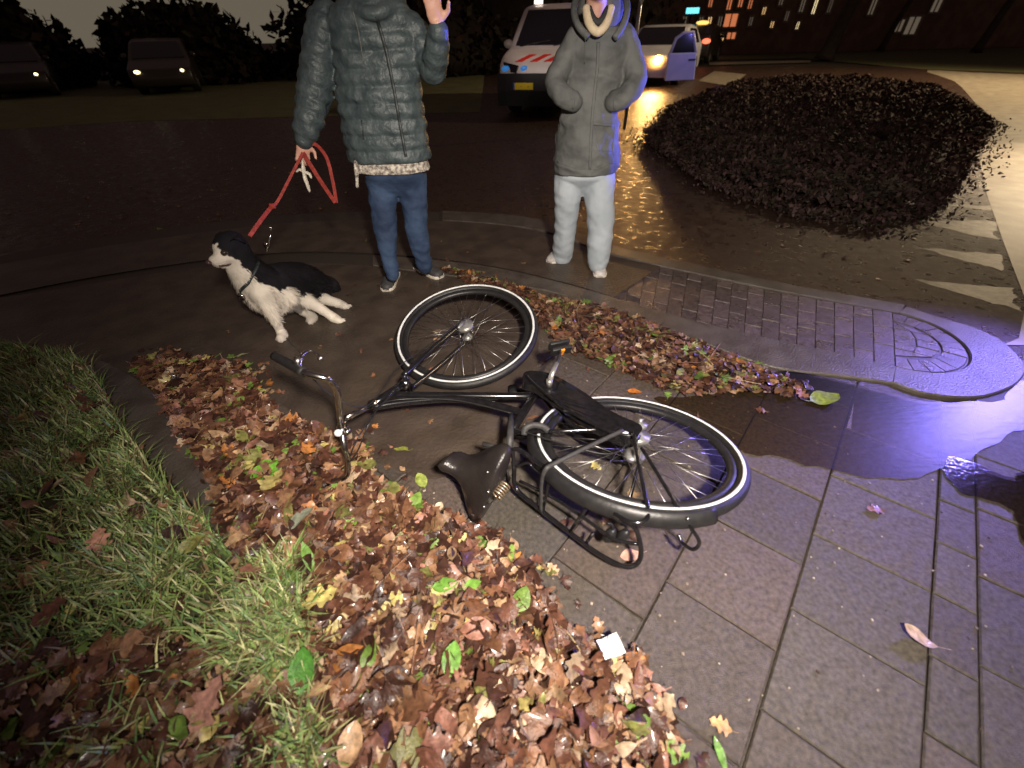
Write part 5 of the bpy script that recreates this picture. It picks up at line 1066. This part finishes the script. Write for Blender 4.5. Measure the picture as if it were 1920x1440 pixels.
# ================================================================== FAR BUILDING, SIGNS
Yb = 33.0
L0, R0 = Q(1240, 100, Yb), Q(2500, 100, Yb)
bl_ = empty('brick_building', ((L0.x + R0.x) / 2, Yb, 0), 'long dark brick building with a few lit windows beyond the lawn', 'building')
b = MB(); b.box(((L0.x + R0.x) / 2, Yb + 3.2, 4.5), ((R0.x - L0.x) / 2, 3.0, 4.5)); child_of(b.build('wall', 'brickwall', smooth=False), bl_)
b = MB(); b.box(((L0.x + R0.x) / 2, Yb + 3.2, 9.15), ((R0.x - L0.x) / 2 + .4, 3.4, .15)); child_of(b.build('roof', 'bumper', smooth=False), bl_)
def win(x, y, w_, h_, m_):
    c = Q(x, y, Yb); hw_ = abs(Q(x + w_ / 2, y, Yb).x - Q(x - w_ / 2, y, Yb).x) / 2; hh = abs(Q(x, y + h_ / 2, Yb).z - Q(x, y - h_ / 2, Yb).z) / 2; c.y = Yb + .18
    b = MB()
    for dx, dz, sx, sz in ((-1, 0, .05, hh + .05), (1, 0, .05, hh + .05)): b.box((c.x + dx * (hw_ + .05), c.y, c.z), (.05, .06, hh + .1))
    for dz in (-1, 1): b.box((c.x, c.y, c.z + dz * (hh + .05)), (hw_, .06, .05))
    b.box((c.x, c.y, c.z), (.025, .05, hh)); f = child_of(b.build('window', 'frame', smooth=False), bl_)
    b = MB(); b.box((c.x, c.y + .03, c.z), (hw_, .012, hh)); child_of(b.build('pane', m_, smooth=False), f)
for a in ((1410, 40, 6, 16, 'dimwin'), (1300, 68, 7, 12, 'dimwin'), (1410, 4, 7, 24, 'orangewin'), (1450, 46, 6, 12, 'warmwin'), (1478, 30, 6, 18, 'dimwin'), (1560, 10, 6, 26, 'dimwin'), (1640, 12, 10, 30, 'dimwin'), (1585, 50, 8, 16, 'dimwin'), (1285, 40, 7, 18, 'dimwin'), (1316, 40, 7, 16, 'dimwin'), (1332, 41, 7, 18, 'warmwin'), (1352, 40, 7, 18, 'dimwin'), (1372, 38, 24, 24, 'orangewin'), (1356, 70, 7, 12, 'warmwin'), (1373, 67, 16, 12, 'orangewin'), (1335, 2, 7, 22, 'orangewin'), (1371, 2, 8, 32, 'orangewin'), (1392, 0, 8, 26, 'orangewin'), (1435, 20, 6, 14, 'warmwin'), (1468, 0, 7, 18, 'dimwin'), (1508, 8, 8, 28, 'dimwin'), (1532, 8, 6, 36, 'brightwin'), (1498, 48, 5, 14, 'brightwin'), (1690, 48, 14, 22, 'dimwin'), (1714, 48, 22, 32, 'dimwin'), (1760, 10, 16, 24, 'dimwin')): win(*a)
def lamp_sign(name, x, y, w_, h_, Y, m_, label, cat):
    c = Q(x, y, Y); hw_ = abs(Q(x + w_ / 2, y, Y).x - Q(x - w_ / 2, y, Y).x) / 2; hh = abs(Q(x, y + h_ / 2, Y).z - Q(x, y - h_ / 2, Y).z) / 2; r = empty(name, (c.x, c.y, 0), label, cat)
    b = MB(); b.tube([(c.x, c.y + .1, 0), (c.x, c.y + .1, c.z)], .05, 8); child_of(b.build('post', 'bumper'), r); b = MB(); b.box(c, (hw_ + .04, .06, hh + .04)); child_of(b.build('housing', 'bumper', smooth=False), r); b = MB(); b.box(c - Vector((0, .066, 0)), (hw_, .01, hh)); child_of(b.build('light_panel', m_, smooth=False, bevel=.01), r)
lamp_sign('lit_sign', 1298, 20, 24, 11, 30, 'cyan', 'small glowing cyan sign left of the lit windows', 'sign'); lamp_sign('lit_sign', 1604, 3, 12, 10, 31, 'yellowwin', 'small glowing yellow sign at the top edge right of the trees', 'sign')
# tail lights of a distant car
dcx = G(1316, 112); r, T, panel, hw = vehicle('distant_car', 'distant dark car showing a red tail light beyond the open door', 'car', (dcx.x, dcx.y, 0), R(150), HP_, 1.75, .88, 'cardark', [('rear_window', [(-.6, 3.25, 1.38), (.6, 3.25, 1.38), (.7, 3.86, 1.1), (-.7, 3.86, 1.1)], .02)], dict(axles=(.8, 3.2), wr=.31, mirror=1.3))
for sx, mm in ((-.7, 'redlamp'), (.7, 'redlamp')):
    b = MB(); b.ell(T(sx, 4.0, .85), (.20, .09, .10)); child_of(b.build('tail_light', mm), r)
b = MB(); b.ell(T(-.2, 3.0, 1.5), (.30, .08, .08)); child_of(b.build('roof_lamp', 'yellamp'), r)
# give-way sign seen from the back, behind the parka hood
p = Q(1204, -8, 8.5); sg = empty('road_sign', (p.x, p.y, 0), 'grey back of a triangular road sign beside the parka hood', 'road sign')
b = MB(); b.add([(p.x - .30, p.y, p.z + .42), (p.x + .30, p.y, p.z + .42), (p.x, p.y, p.z - .12), (p.x - .30, p.y + .02, p.z + .42), (p.x + .30, p.y + .02, p.z + .42), (p.x, p.y + .02, p.z - .12)], [(0, 2, 1), (3, 4, 5), (0, 3, 5, 2), (2, 5, 4, 1), (1, 4, 3, 0)]); child_of(b.build('plate', 'steel', smooth=False, bevel=.01), sg)
b = MB(); b.tube([(p.x, p.y + .05, 0), (p.x, p.y + .05, p.z + .5)], .028, 12); child_of(b.build('post', 'steel'), sg)
